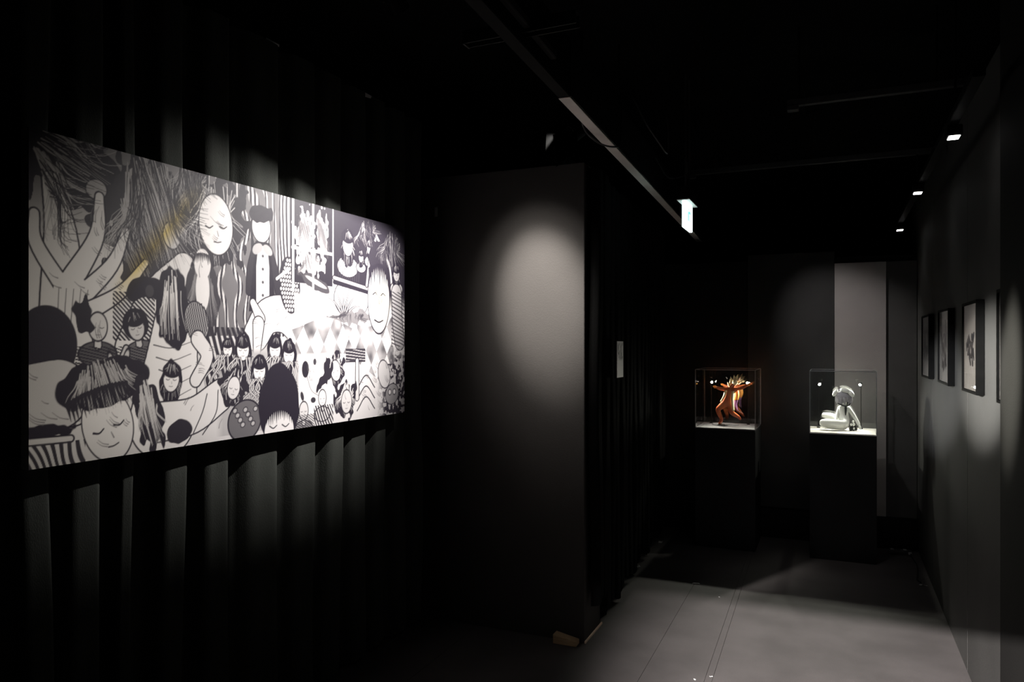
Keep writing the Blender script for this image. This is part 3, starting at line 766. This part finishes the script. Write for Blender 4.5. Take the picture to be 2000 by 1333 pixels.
# ------------------------------------------------------------------ pedestals, cases
def pedestal(x0, x1, label):
    r = empty('pedestal', ((x0 + x1) / 2, 5.835, 0), label=label, cat='pedestal', group='black pedestals at the end of the passage')
    hw = (x1 - x0) / 2
    obj('body', B(-hw, hw, -0.215, 0.215, 0.0, 0.872, 0.002), M['pedestal'], r)
    obj('top_board', B(-hw, hw, -0.215, 0.215, 0.873, 0.880, 0.001), M['pedestal'], r)
def case(x0, x1, pm, label):
    hw = (x1 - x0) / 2 - 0.001; t = 0.004; z0, z1 = 0.0, 0.438; d = 0.213
    r = empty('display_case', ((x0 + x1) / 2, 5.835, 0.881), label=label, cat='display case', group='clear display cases on the pedestals')
    obj('base_plate', B(-hw, hw, -d, d, 0.0, 0.009, 0.001), pm, r)
    z0 = 0.0095
    obj('pane', B(-hw, hw, -d, -d + t, z0, z1), M['acrylic'], r)
    obj('pane', B(-hw, hw, d - t, d, z0, z1), M['acrylic'], r)
    obj('pane', B(-hw, -hw + t, -d + t, d - t, z0, z1), M['acrylic'], r)
    obj('pane', B(hw - t, hw, -d + t, d - t, z0, z1), M['acrylic'], r)
    obj('pane', B(-hw, hw, -d, d, z1, z1 + t), M['acrylic'], r)
    e = 0.0022
    for sx in (-hw, hw):
        for sy in (-d, d):
            obj('edge', B(sx - e, sx + e, sy - e, sy + e, z0, z1 + t), M['acrylic_edge'], r)
    for sy in (-d, d):
        obj('edge', B(-hw + e, hw - e, sy - e * .6, sy + e * .6, z1 + t - e, z1 + t + e * .5), M['acrylic_edge'], r)
    for sx in (-hw, hw):
        obj('edge', B(sx - e * .6, sx + e * .6, -d + e, d - e, z1 + t - e, z1 + t + e * .5), M['acrylic_edge'], r)
P1 = (-0.958, -0.528); P2 = (-0.162, 0.265)
pedestal(*P1, 'black pedestal under the orange figurine')
pedestal(*P2, 'black pedestal under the white figurine')
case(*P1, M['plate_grey'], 'clear acrylic case around the orange figurine')
case(*P2, M['plate_white'], 'clear acrylic case around the white figurine')

def led_lamp(x, y, aim, label, power, z=1.222):
    zb = 0.8905
    r = empty('led_stem_lamp', (x, y, zb), label=label, cat='lamp', group='thin stem lamps inside the display cases')
    bm = bmesh.new(); tube(bm, [(0, 0, 0), (0, 0, 0.006)], 0.012, 16); obj('foot', bm, M['black_metal'], r)
    h = z - zb
    obj('stem', T([(0, 0, 0.006), (0, 0, h)], 0.0022, 8), M['black_metal'], r)
    dv = (Vector(aim) - Vector((x, y, z))).normalized()
    p0 = Vector((0, 0, h)) - dv * 0.006; p1 = Vector((0, 0, h)) + dv * 0.010
    hd_ = obj('head', T([p0, p1], [0.007, 0.009], 14), M['grey_metal'], r)
    bm = bmesh.new(); ellipsoid(bm, p1 + dv * 0.0035, (0.0085, 0.0085, 0.0085), None, 14, 8); obj('lens', bm, M['led'], hd_, smooth=True)
    l = bpy.data.lights.new('led_light', 'SPOT'); l.energy = power; l.spot_size = math.radians(120); l.spot_blend = 0.7
    l.shadow_soft_size = 0.006; l.color = (1.0, 0.98, 0.84)
    lo_ = bpy.data.objects.new('led_light', l); link(lo_, r); lo_.location = p1 + dv * 0.014
    lo_.rotation_euler = dv.to_track_quat('-Z', 'Y').to_euler()
led_lamp(-0.893, 5.965, (-0.74, 5.80, 1.05), 'thin lamp at the left of the orange figurine', PW['led'] * 1.2)
led_lamp(-0.612, 5.965, (-0.74, 5.80, 1.05), 'thin lamp at the right of the orange figurine', PW['led'])
led_lamp(-0.110, 5.955, (0.04, 5.80, 1.05), 'thin lamp at the left of the white figurine', PW['led'])
led_lamp(0.178, 5.985, (0.04, 5.80, 1.05), 'thin lamp at the right of the white figurine', PW['led'] * 1.2)

# ------------------------------------------------------------------ figurines
def skin_body(name, pts, edges, rad, mat_, parent, root=0, sub_=2):
    me = bpy.data.meshes.new(name)
    me.from_pydata(pts, edges, [])
    o = bpy.data.objects.new(name, me); link(o, parent)
    md = o.modifiers.new('skin', 'SKIN'); md.use_smooth_shade = True
    sv = me.skin_vertices[0].data
    for i, r in enumerate(rad):
        sv[i].radius = (r, r) if not isinstance(r, tuple) else r
        sv[i].use_root = (i == root)
    s_ = o.modifiers.new('sub', 'SUBSURF'); s_.levels = sub_; s_.render_levels = sub_
    me.materials.append(mat_)
    return o

f1 = empty('figurine', (-0.743, 5.88, 0.8905), label='red orange dancing figurine with arms spread wide', cat='figurine')
pts = [(-0.019, 0, 0.184), (-0.004, 0, 0.225), (0.008, 0, 0.258), (0.016, 0, 0.284), (0.030, -0.004, 0.308), (0.040, -0.006, 0.330),   # pelvis..head
       (-0.036, -0.008, 0.160), (-0.086, -0.030, 0.118), (-0.058, -0.004, 0.045), (-0.062, -0.012, 0.016), (-0.074, -0.035, 0.010),       # standing leg
       (0.004, 0.004, 0.160), (0.016, -0.01, 0.096), (0.066, 0.045, 0.058), (0.078, 0.05, 0.036),                                      # lifted leg
       (-0.024, -0.004, 0.274), (-0.062, -0.012, 0.276), (-0.096, -0.030, 0.290),                                                      # left arm
       (0.048, 0.004, 0.278), (0.094, -0.010, 0.288), (0.138, -0.026, 0.312)]
ed = [(0, 1), (1, 2), (2, 3), (3, 4), (4, 5), (0, 6), (6, 7), (7, 8), (8, 9), (9, 10), (0, 11), (11, 12), (12, 13), (13, 14), (2, 15), (15, 16), (16, 17), (2, 18), (18, 19), (19, 20)]
ra = [0.031, 0.026, 0.032, 0.014, 0.018, 0.017, 0.030, 0.022, 0.015, 0.013, 0.009, 0.029, 0.021, 0.013, 0.008, 0.017, 0.014, 0.011, 0.017, 0.014, 0.010]
skin_body('body', pts, ed, ra, M['orange'], f1)
# hands with fingers
for (hp, sx) in (((-0.100, -0.031, 0.292), -1), ((0.142, -0.028, 0.314), 1)):
    bm = bmesh.new(); ellipsoid(bm, hp, (0.009, 0.006, 0.010), None, 12, 8)
    for k in range(5):
        a = math.radians((-50 if k == 0 else -20 + 18 * k))
        L = (0.012, 0.016, 0.018, 0.016, 0.012)[k]
        p = Vector(hp); d1 = Vector((sx * math.cos(a), -0.2, math.sin(a)))
        tube(bm, [p, p + d1 * L * 0.6, p + d1 * L + Vector((0, -0.004, 0))], [0.0032, 0.0028, 0.0018], 6)
    obj('hand', bm, M['amber'], f1, smooth=True)
bm = bmesh.new(); ellipsoid(bm, (0.042, -0.010, 0.330), (0.019, 0.020, 0.024), None, 16, 10)
ellipsoid(bm, (0.041, -0.031, 0.328), (0.0035, 0.005, 0.005), None, 8, 6)
obj('face', bm, M['cream'], f1, smooth=True)
bm = bmesh.new()
for (x, z, dx, dz, r) in ((0.020, 0.318, -0.012, 0.055, 0.010), (0.006, 0.290, 0.002, 0.075, 0.012), (0.034, 0.345, 0.000, 0.040, 0.009),
                          (0.048, 0.345, 0.014, 0.044, 0.009), (0.058, 0.338, 0.024, 0.030, 0.009), (0.062, 0.322, 0.022, 0.006, 0.010), (-0.004, 0.300, -0.012, 0.030, 0.007)):
    tube(bm, smooth_pts([(x, 0.006, z), (x + dx * .5, 0.012, z + dz * .55), (x + dx, 0.004, z + dz)], 4), [r, r, r * .95, r * .9, r * .75, r * .6, r * .4, r * .25, r * .08], 8)
obj('hair', bm, M['cream'], f1, smooth=True)
# cream ribbons along the flanks, widened to paint in lamp highlights; amber and plum cloth trailing behind
def ribbon(name, pts, w0, w1, m):
    sp = smooth_pts(pts, 6); bm = bmesh.new(); prev = None
    for i, p in enumerate(sp):
        t = i / (len(sp) - 1); ww = w0 + (w1 - w0) * t
        cur = [bm.verts.new(p + Vector((-ww, 0.003 * math.sin(t * 6), 0))), bm.verts.new(p + Vector((0, -0.004, 0))), bm.verts.new(p + Vector((ww, 0.003, 0))), bm.verts.new(p + Vector((0, 0.004, 0)))]
        if prev:
            for k in range(4): bm.faces.new((prev[k], prev[(k + 1) % 4], cur[(k + 1) % 4], cur[k]))
        else: bm.faces.new(cur)
        prev = cur
    bm.faces.new(prev)
    return obj(name, bm, m, f1, smooth=True)
ribbon('ribbon', [(-0.024, -0.026, 0.266), (-0.034, -0.032, 0.225), (-0.058, -0.034, 0.180)], 0.010, 0.008, M['cream'])
ribbon('ribbon', [(0.030, -0.028, 0.262), (0.026, -0.032, 0.200), (0.034, -0.032, 0.110)], 0.012, 0.008, M['cream'])
ribbon('sash', [(0.046, 0.020, 0.275), (0.052, 0.026, 0.235), (0.046, 0.028, 0.190)], 0.018, 0.015, M['amber'])
ribbon('sash_tail', [(0.046, 0.030, 0.190), (0.044, 0.032, 0.150), (0.056, 0.034, 0.105)], 0.013, 0.005, M['purple'])
# low stand that carries the standing foot
bm = bmesh.new(); tube(bm, [(-0.03, 0, 0.0), (-0.03, 0, 0.006)], [0.10, 0.095], 28); obj('stand', bm, M['plate_grey'], f1)

f2 = empty('figurine', (0.05, 5.88, 0.8905), label='white seated figurine with bowed head and grey hair', cat='figurine')
pts = [(0.012, 0.0, 0.055), (0.010, 0.0, 0.105), (0.012, -0.004, 0.148), (0.012, -0.012, 0.172), (0.012, -0.022, 0.200),
       (-0.020, -0.006, 0.156), (-0.030, -0.022, 0.108), (-0.042, -0.034, 0.064), (-0.050, -0.044, 0.052),
       (0.044, -0.006, 0.156), (0.078, -0.020, 0.104), (0.108, -0.036, 0.050), (0.114, -0.044, 0.034),
       (0.030, -0.060, 0.034), (-0.070, -0.075, 0.044), (-0.125, -0.066, 0.050), (-0.152, -0.060, 0.050),
       (-0.030, 0.040, 0.072), (-0.080, 0.050, 0.092), (-0.140, 0.050, 0.098)]
ed = [(0, 1), (1, 2), (2, 3), (3, 4), (2, 5), (5, 6), (6, 7), (7, 8), (2, 9), (9, 10), (10, 11), (11, 12), (0, 13), (13, 14), (14, 15), (15, 16), (0, 17), (17, 18), (18, 19)]
ra = [0.046, 0.034, 0.034, 0.015, 0.020, 0.016, 0.013, 0.010, 0.008, 0.018, 0.014, 0.012, 0.009, 0.036, 0.040, 0.034, 0.020, 0.032, 0.028, 0.018]
skin_body('body', pts, ed, ra, M['white_resin'], f2)
for (hp, sx) in (((-0.052, -0.047, 0.048), -1), ((0.116, -0.047, 0.028), 1)):
    bm = bmesh.new(); ellipsoid(bm, hp, (0.009, 0.008, 0.011), None, 12, 8)
    for k in range(5):
        a = math.radians(-60 if k else -10) ; off = (k - 2) * 0.0035
        p = Vector(hp) + Vector((off, -0.003, -0.004)); d1 = Vector((sx * math.cos(a) * 0.4, -0.4, math.sin(a))).normalized()
        tube(bm, [p, p + d1 * 0.008, p + d1 * (0.013 if k else 0.009)], [0.0026, 0.0023, 0.0014], 6)
    obj('hand', bm, M['white_resin'], f2, smooth=True)
bm = bmesh.new(); ellipsoid(bm, (0.012, -0.038, 0.222), (0.030, 0.030, 0.036), None, 18, 12); ellipsoid(bm, (0.012, -0.069, 0.214), (0.004, 0.006, 0.006), None, 8, 6)
obj('head', bm, M['white_resin'], f2, smooth=True)
# hair: smooth cap with locks hanging down
bm = bmesh.new(); ellipsoid(bm, (0.012, -0.026, 0.238), (0.056, 0.048, 0.046), Matrix.Rotation(0.25, 4, 'Y'), 24, 14)
for k in range(13):
    a = -2.9 + k * 0.47
    x, y_ = 0.012 + 0.043 * math.cos(a), -0.026 + 0.038 * math.sin(a)
    tube(bm, smooth_pts([(x, y_, 0.240), (x * 1.05, y_ * 1.03, 0.212), (x * 1.02, y_ * 0.98, 0.186 + 0.012 * math.sin(k * 2.1))], 3), [0.013, 0.013, 0.012, 0.011, 0.009, 0.006, 0.002], 8)
obj('hair', bm, M['grey_resin'], f2, smooth=True)
for (c, rr, ry) in (((-0.046, -0.034, 0.268), (0.015, 0.018, 0.028), 0.55), ((0.022, -0.040, 0.286), (0.038, 0.032, 0.018), 0.22), ((0.058, -0.038, 0.266), (0.030, 0.030, 0.018), 0.95)):
    bm = bmesh.new(); ellipsoid(bm, c, rr, Matrix.Rotation(ry, 4, 'Y'), 18, 12); obj('headpiece', bm, M['white_resin'], f2, smooth=True)
bm = bmesh.new()
tube(bm, smooth_pts([(-0.030, -0.062, 0.196), (-0.006, -0.068, 0.184), (0.016, -0.064, 0.176), (0.040, -0.058, 0.180), (0.058, -0.046, 0.200)], 4), 0.0042, 8)
tube(bm, [(0.036, -0.066, 0.212), (0.034, -0.062, 0.178)], 0.004, 8)
tube(bm, smooth_pts([(0.022, -0.040, 0.178), (0.024, -0.036, 0.150), (0.022, -0.034, 0.096)], 4), [0.005, 0.006, 0.008, 0.009, 0.008, 0.008, 0.006, 0.004, 0.002], 8)
obj('neck_ribbon', bm, M['black_resin'], f2, smooth=True)
bm = bmesh.new()
for (x, z, r) in ((0.058, 0.012, 0.014), (0.076, 0.010, 0.012), (0.090, 0.012, 0.011), (0.064, 0.028, 0.011), (0.086, 0.030, 0.009)):
    ellipsoid(bm, (x, -0.05, z), (r, r, r), None, 10, 8)
obj('dark_pebbles', bm, M['black_resin'], f2, smooth=True)
for (x, z, rx, rz) in ((0.072, 0.066, 0.0075, 0.009), (0.076, 0.046, 0.009, 0.012), (0.060, 0.044, 0.008, 0.010), (0.078, 0.016, 0.006, 0.009)):
    bm = bmesh.new(); ellipsoid(bm, (x, -0.060, z), (rx, 0.008, rz), None, 12, 8); obj('pale_pebble', bm, M['white_resin'], f2, smooth=True)

# ------------------------------------------------------------------ ceiling fittings
beam = empty('ceiling_beam', (-0.918, 2.58, 2.42), -0.0, label='long black ceiling beam with a pale underside strip', cat='beam')
beam.rotation_euler = (0, 0, math.radians(2.45))
obj('beam_body', B(-0.023, 0.023, -2.3, 4.2, 0.0025, 0.22, 0.002), M['black_metal'], beam)
obj('underside_strip', B(-0.022, 0.022, 0.0, 4.05, -0.001, 0.0023), M['pale_strip'], beam, label='pale underside strip')
obj('glow_catch_board', B(0.0235, 0.026, 0.0, 4.05, 0.004, 0.215, 0.0005), M['gloss_black'], beam)  # gloss board added so the beam side catches the exit sign glow
obj('lower_rail', B(0.030, 0.052, -2.3, -0.25, 0.045, 0.07, 0.002), M['grey_metal'], beam)
for yy in (-1.6, -0.5, 0.9, 2.3, 3.7):
    obj('hanger', T([(0, yy, 0.22), (0, yy, 0.54)], 0.006, 8), M['black_metal'], beam)
br = empty('cross_bracket', (-0.90, 2.09, 2.475), label='short steel bracket crossing under the ceiling beam', cat='bracket')
obj('channel', B(-0.17, 0.20, -0.020, -0.016, -0.02, 0.02), M['grey_metal'], br)
obj('channel', B(-0.17, 0.20, 0.016, 0.020, -0.02, 0.02), M['grey_metal'], br)
obj('web', B(-0.17, 0.20, -0.016, 0.016, 0.017, 0.020), M['grey_metal'], br)
obj('end_cap', B(-0.176, -0.170, -0.022, 0.022, -0.022, 0.02), M['grey_metal'], br)
for i, (yy, zz, xa) in enumerate(((4.6, 2.55, -0.83), (3.62, 2.60, -0.2))):
    r = empty('ceiling_rail', (0, yy, zz), label='grey cross rail under the black ceiling, ' + ('near the exit sign' if i == 0 else 'nearer the viewer and fainter'), cat='rail')
    obj('rail_bar', B(xa, 0.555, -0.018, 0.018, 0, 0.030, 0.003), M['grey_metal'], r)
    for x in (xa + 0.05, 0.4):
        obj('hanger', T([(x, 0, 0.03), (x, 0, 0.41)], 0.005, 8), M['black_metal'], r)
    obj('clamp', B(xa, xa + 0.05, -0.024, 0.024, -0.02, 0.0, 0.002), M['grey_metal'], r)

def hang_cable(name, pts, r, label, m=None):
    o = obj(name, T(smooth_pts(pts, 8), r, 8), m or M['cable'], smooth=True)
    tag(o, label, 'cable')
hang_cable('hanging_cable', [(-0.965, 2.95, 2.60), (-0.985, 3.0, 2.45), (-0.955, 3.1, 2.395), (-0.91, 3.22, 2.395), (-0.90, 3.30, 2.44), (-0.91, 3.36, 2.62)], 0.004, 'thin black cable looping below the ceiling beam above the partition')
hang_cable('hanging_cable', [(-0.86, 3.35, 2.66), (-0.80, 3.40, 2.53), (-0.76, 3.48, 2.46), (-0.74, 3.58, 2.44), (-0.76, 3.65, 2.64)], 0.004, 'thin black cable looping right of the ceiling beam')
hang_cable('hanging_cable', [(-0.92, 4.10, 2.56), (-0.86, 4.12, 2.45), (-0.80, 4.10, 2.43), (-0.74, 4.06, 2.44), (-0.735, 4.05, 2.50)], 0.004, 'thin cable running from the beam to the exit sign')

# exit sign
ex = empty('exit_sign', (-0.732, 3.94, 2.13), label='glowing white green exit sign hanging by the ceiling beam', cat='sign')
lp_ = obj('light_panel', B(-0.009, 0.009, 0.0, 0.215, 0.0, 0.142, 0.002), M['sign'], ex, label='glowing pale panel')
obj('cap_plate', B(-0.033, 0.033, -0.014, 0.240, 0.142, 0.147), M['white'], ex)
obj('housing', B(-0.034, 0.034, -0.015, 0.242, 0.1475, 0.215, 0.004), M['black_metal'], ex)
for (ya, yb, za, zb) in ((0.075, 0.10, 0.045, 0.095), (0.105, 0.14, 0.085, 0.10), (0.115, 0.13, 0.045, 0.08), (0.098, 0.112, 0.104, 0.116), (0.145, 0.165, 0.045, 0.055), (0.145, 0.150, 0.05, 0.105)):
    obj('pictogram', B(0.0091, 0.0099, ya, yb, za, zb), M['sign_mark'], lp_)
for yy in (0.06, 0.16):
    rd_ = obj('rod', T([(0, yy, 0.215), (0, yy, 0.83)], 0.005, 8), M['grey_metal'], ex)
    bm = bmesh.new(); ellipsoid(bm, (0.0, yy, 0.222), (0.009, 0.009, 0.009), None, 12, 8); obj('rod_nut', bm, M['chrome'], rd_, smooth=True)

# track with the three square downlights, right
tk = empty('lighting_track', (0.415, 4.5, 2.345), label='black lighting track along the right wall carrying three small lamps', cat='track')
obj('track_bar', B(-0.018, 0.018, -1.8, 1.45, 0.0, 0.03, 0.002), M['black_metal'], tk)
for yy in (-1.3, 0.1, 1.3):
    obj('hanger', T([(0, yy, 0.03), (0, yy, 0.615)], 0.005, 8), M['black_metal'], tk)
for (x, yy, lab) in ((0.42, 3.28, 'small square lamp nearest on the right lighting track'), (0.400, 4.40, 'small square lamp in the middle of the right lighting track'), (0.415, 5.76, 'small square lamp farthest on the right lighting track')):
    r = empty('downlight', (x, yy, 2.30), label=lab, cat='lamp', group='square lamps on the right track')
    obj('housing', B(-0.026, 0.026, -0.034, 0.034, 0.004, 0.044, 0.003), M['black_metal'], r)
    obj('lens', B(-0.019, 0.019, -0.028, 0.028, 0.0, 0.0038, 0.001), M['downlight'], r)
    l = bpy.data.lights.new('downlight_light', 'SPOT'); l.energy = PW['down'] * (1.0 if yy > 4 else 0.4); l.spot_size = math.radians(110); l.spot_blend = 1.0; l.shadow_soft_size = 0.02
    l.color = (1, 0.95, 0.93)
    lo_ = bpy.data.objects.new('downlight_light', l); link(lo_, r); lo_.location = (0, 0, -0.004)

# aimed spot lamps
def spotlamp(loc, aim, power, size, blend, label, soft=0.02, color=(1, 0.97, 0.92), top=2.96, doors=False):
    r = empty('spot_lamp', loc, label=label, cat='spot lamp', group='black ceiling spot lamps')
    dv = (Vector(aim) - Vector(loc)).normalized()
    p0 = -dv * 0.13; p1 = -dv * 0.012
    # open can: outer wall, inner wall, back
    bm = bmesh.new(); seg = 24
    up = Vector((0, 0, 1)); a = dv.cross(up).normalized(); b = dv.cross(a)
    ring = lambda c, rad: [bm.verts.new(c + (a * math.cos(2 * math.pi * k / seg) + b * math.sin(2 * math.pi * k / seg)) * rad) for k in range(seg)]
    R = [ring(p0, 0.026), ring(p0 + dv * 0.008, 0.036), ring(p1, 0.042), ring(p1, 0.037), ring(p1 - dv * 0.03, 0.030)]
    for i in range(4):
        for k in range(seg): bm.faces.new((R[i][k], R[i][(k + 1) % seg], R[i + 1][(k + 1) % seg], R[i + 1][k]))
    bm.faces.new(R[0])
    head = obj('head', bm, M['black_metal'], r, smooth=False)
    bm = bmesh.new(); R2 = [bm.verts.new(p1 - dv * 0.028 + (a * math.cos(2 * math.pi * k / seg) + b * math.sin(2 * math.pi * k / seg)) * 0.0305) for k in range(seg)]; bm.faces.new(R2)
    obj('lens', bm, M['lamp_inside'], head)
    mid = (p0 + p1) / 2
    yk = obj('yoke', T(smooth_pts([mid + a * 0.046, mid + a * 0.05 + Vector((0, 0, 0.06)), mid + Vector((0, 0, 0.10)), mid - a * 0.05 + Vector((0, 0, 0.06)), mid - a * 0.046], 5), 0.005, 8), M['black_metal'], r, smooth=True)
    for sgn in (-1, 1):
        bm = bmesh.new(); tube(bm, [mid + a * sgn * 0.040, mid + a * sgn * 0.058], 0.008, 12); obj('knob', bm, M['chrome'], yk)
    obj('stem', T([mid + Vector((0, 0, 0.10)), mid + Vector((0, 0, top - loc[2] - mid.z))], 0.008, 10), M['black_metal'], r)
    if doors:
        for sgn in (-1, 1):
            bm = bmesh.new()
            bu = -b                                     # doors rolled 30 degrees about the beam
            ro, dist_ = (26.0, 0.315) if sgn > 0 else (38.0, 0.275)
            cr_, sr_ = math.cos(math.radians(ro)), math.sin(math.radians(ro))
            bb = (bu * cr_ + a * sr_) * sgn; aa = a * cr_ - bu * sr_
            c0 = p1 + bb * 0.043; c1 = dv * 0.11 + bb * 0.11 * dist_
            n_ = bb * 0.001
            vs = [bm.verts.new(c0 - aa * 0.05), bm.verts.new(c0 + aa * 0.05), bm.verts.new(c1 + aa * 0.10), bm.verts.new(c1 - aa * 0.10)]
            f = bm.faces.new(vs); ex_ = bmesh.ops.extrude_face_region(bm, geom=[f])
            bmesh.ops.translate(bm, vec=n_, verts=[v for v in ex_['geom'] if isinstance(v, bmesh.types.BMVert)])
            obj('barn_door', bm, M['flock'], r)
    l = bpy.data.lights.new('spot_light', 'SPOT'); l.energy = power; l.spot_size = math.radians(size); l.spot_blend = blend; l.shadow_soft_size = soft; l.color = color
    lo_ = bpy.data.objects.new('spot_light', l); link(lo_, r); lo_.location = (0, 0, 0); lo_.rotation_euler = dv.to_track_quat('-Z', 'Y').to_euler()
    return r
spotlamp((-1.12, 3.22, 2.47), (-2.05, 2.48, 1.66), PW['canvas'], 70, 1.0, 'black spot lamp above the partition corner aimed at the canvas', 0.006, doors=True)
pl_ = spotlamp((-1.60, 2.55, 2.84), (-1.365, 3.545, 1.75), PW['partition'], 25, 1.0, 'black spot lamp high over the beam aimed at the partition', 0.03, color=(1, 0.94, 0.88))
l = bpy.data.lights.new('spill_light', 'SPOT'); l.energy = PW['partition_spill']; l.spot_size = math.radians(37); l.spot_blend = 1.0; l.shadow_soft_size = 0.03; l.color = (1, 0.94, 0.88)
lo_ = bpy.data.objects.new('spill_light', l); link(lo_, pl_); lo_.rotation_euler = (Vector((-1.365, 3.545, 1.72)) - Vector((-1.60, 2.55, 2.84))).to_track_quat('-Z', 'Y').to_euler()
spotlamp((-0.12, 4.75, 2.88), (0.05, 5.25, 0.0), PW['floor'], 44, 1.0, 'added black fill lamp pointing down at the floor before the pedestals', 0.03, color=(1, 0.93, 0.93))  # extra fill, added to lift the dim far floor
spotlamp((-1.72, -0.62, 2.02), (0.56, 3.50, 1.37), PW['wall_near'], 8, 1.0, 'black spot lamp behind the viewer aimed at the bold ink print', 0.03, color=(1, 0.98, 0.93))
spotlamp((-1.55, -0.80, 2.02), (0.56, 4.85, 1.22), PW['wall_mid'], 7.5, 1.0, 'black spot lamp behind the viewer aimed at the far prints', 0.03, color=(0.97, 0.98, 1.0))
spotlamp((-0.62, 2.45, 2.84), (0.52, 2.83, 1.40), PW['panel'], 12, 1.0, 'black spot lamp nearest the viewer aimed at the wall end', 0.03, color=(1, 0.97, 0.86))
spotlamp((-0.70, 5.25, 2.70), (0.20, 6.16, 1.35), PW['back'], 44, 0.9, 'black spot lamp near the back wall aimed at the pale panel', 0.03, color=(1, 0.95, 0.92))

# ------------------------------------------------------------------ small things on the floor
o = obj('plywood_strip', B(-1.1535, -1.146, 3.545, 3.835, 0.0005, 0.012, 0.001), M['wood_pale']); tag(o, 'bare pale plywood strip along the foot of the partition end', 'strip')
bm = bmesh.new()
prof = [(-1.300, 0.0), (-1.178, 0.0), (-1.178, 0.024), (-1.300, 0.046)]
lo_ = [bm.verts.new((x, 3.485, z)) for x, z in prof]; hi_ = [bm.verts.new((x, 3.538, z)) for x, z in prof]
bm.faces.new(lo_); bm.faces.new(hi_)
for i in range(4): bm.faces.new((lo_[i], lo_[(i + 1) % 4], hi_[(i + 1) % 4], hi_[i]))
bmesh.ops.bevel(bm, geom=bm.edges[:], offset=0.0015, segments=1, affect='EDGES')
o = obj('wooden_wedge', bm, M['wood']); tag(o, 'tapered raw wood wedge on the floor at the partition foot', 'wedge'); o.location.z = 0.0005

def scrap(x, y, w_, d_, h_, rz, label, m, seed):
    r = random.Random(seed); bm = bmesh.new(); n = 5
    vs = [[bm.verts.new(((i / (n - 1) - .5) * w_ * (1 + r.uniform(-.1, .1)), (j / 2 - .5) * d_ * (1 + r.uniform(-.2, .2)), 0.0006 + h_ * r.random())) for j in range(3)] for i in range(n)]
    for i in range(n - 1):
        for j in range(2): bm.faces.new((vs[i][j], vs[i + 1][j], vs[i + 1][j + 1], vs[i][j + 1]))
    ex_ = bmesh.ops.extrude_face_region(bm, geom=bm.faces[:])
    bmesh.ops.translate(bm, vec=(0, 0, 0.0008), verts=[v for v in ex_['geom'] if isinstance(v, bmesh.types.BMVert)])
    o = obj('paper_scrap', bm, m); o.location = (x, y, 0.0); o.rotation_euler = (0, 0, rz)
    tag(o, label, 'scrap', 'scraps lying on the floor')
scrap(-1.235, 4.90, 0.06, 0.05, 0.02, 0.4, 'crumpled grey paper scrap at the hem of the corridor curtain', M['tape'], 1)
scrap(-1.215, 5.60, 0.03, 0.03, 0.012, 0.2, 'tiny grey scrap on the dark floor left of the orange pedestal', M['tape'], 2)
scrap(-0.80, 4.72, 0.045, 0.012, 0.004, 0.1, 'flat grey paper sliver just beyond the light edge', M['tape'], 3)
scrap(-0.575, 3.36, 0.008, 0.010, 0.003, 0.3, 'white speck nearest the viewer on the lit floor', M['white'], 4)
scrap(-0.512, 3.42, 0.016, 0.006, 0.003, 0.5, 'white sliver beside the seam on the lit floor', M['white'], 5)
scrap(-0.63, 4.52, 0.008, 0.008, 0.003, 0.3, 'pale crumb near the light edge on the floor', M['white'], 6)
scrap(0.505, 5.25, 0.05, 0.012, 0.006, 0.0, 'grey sliver at the foot of the right wall', M['tape'], 7)

ps = empty('power_strip', (0.43, 5.98, 0.0), 0.15, label='black power strip on the floor in the back right corner', cat='power strip')
obj('case', B(-0.075, 0.075, -0.02, 0.02, 0.0005, 0.032, 0.004), M['cable'], ps)
for k in range(3):
    obj('socket', B(-0.062 + k * 0.042, -0.040 + k * 0.042, -0.012, 0.012, 0.0322, 0.037, 0.001), M['tape'] if k != 1 else M['grey_metal'], ps)
obj('plug', B(0.05, 0.073, -0.028, -0.0205, 0.006, 0.024, 0.002), M['tape'], ps)
o = obj('power_cable', T(smooth_pts([(0.50, 5.96, 0.012), (0.505, 5.88, 0.006), (0.515, 5.70, 0.0055), (0.500, 5.50, 0.0055), (0.485, 5.36, 0.0055), (0.50, 5.30, 0.0055)], 8), 0.005, 8), M['grey_metal'], smooth=True)
tag(o, 'grey power cable curving along the floor by the right wall', 'cable')
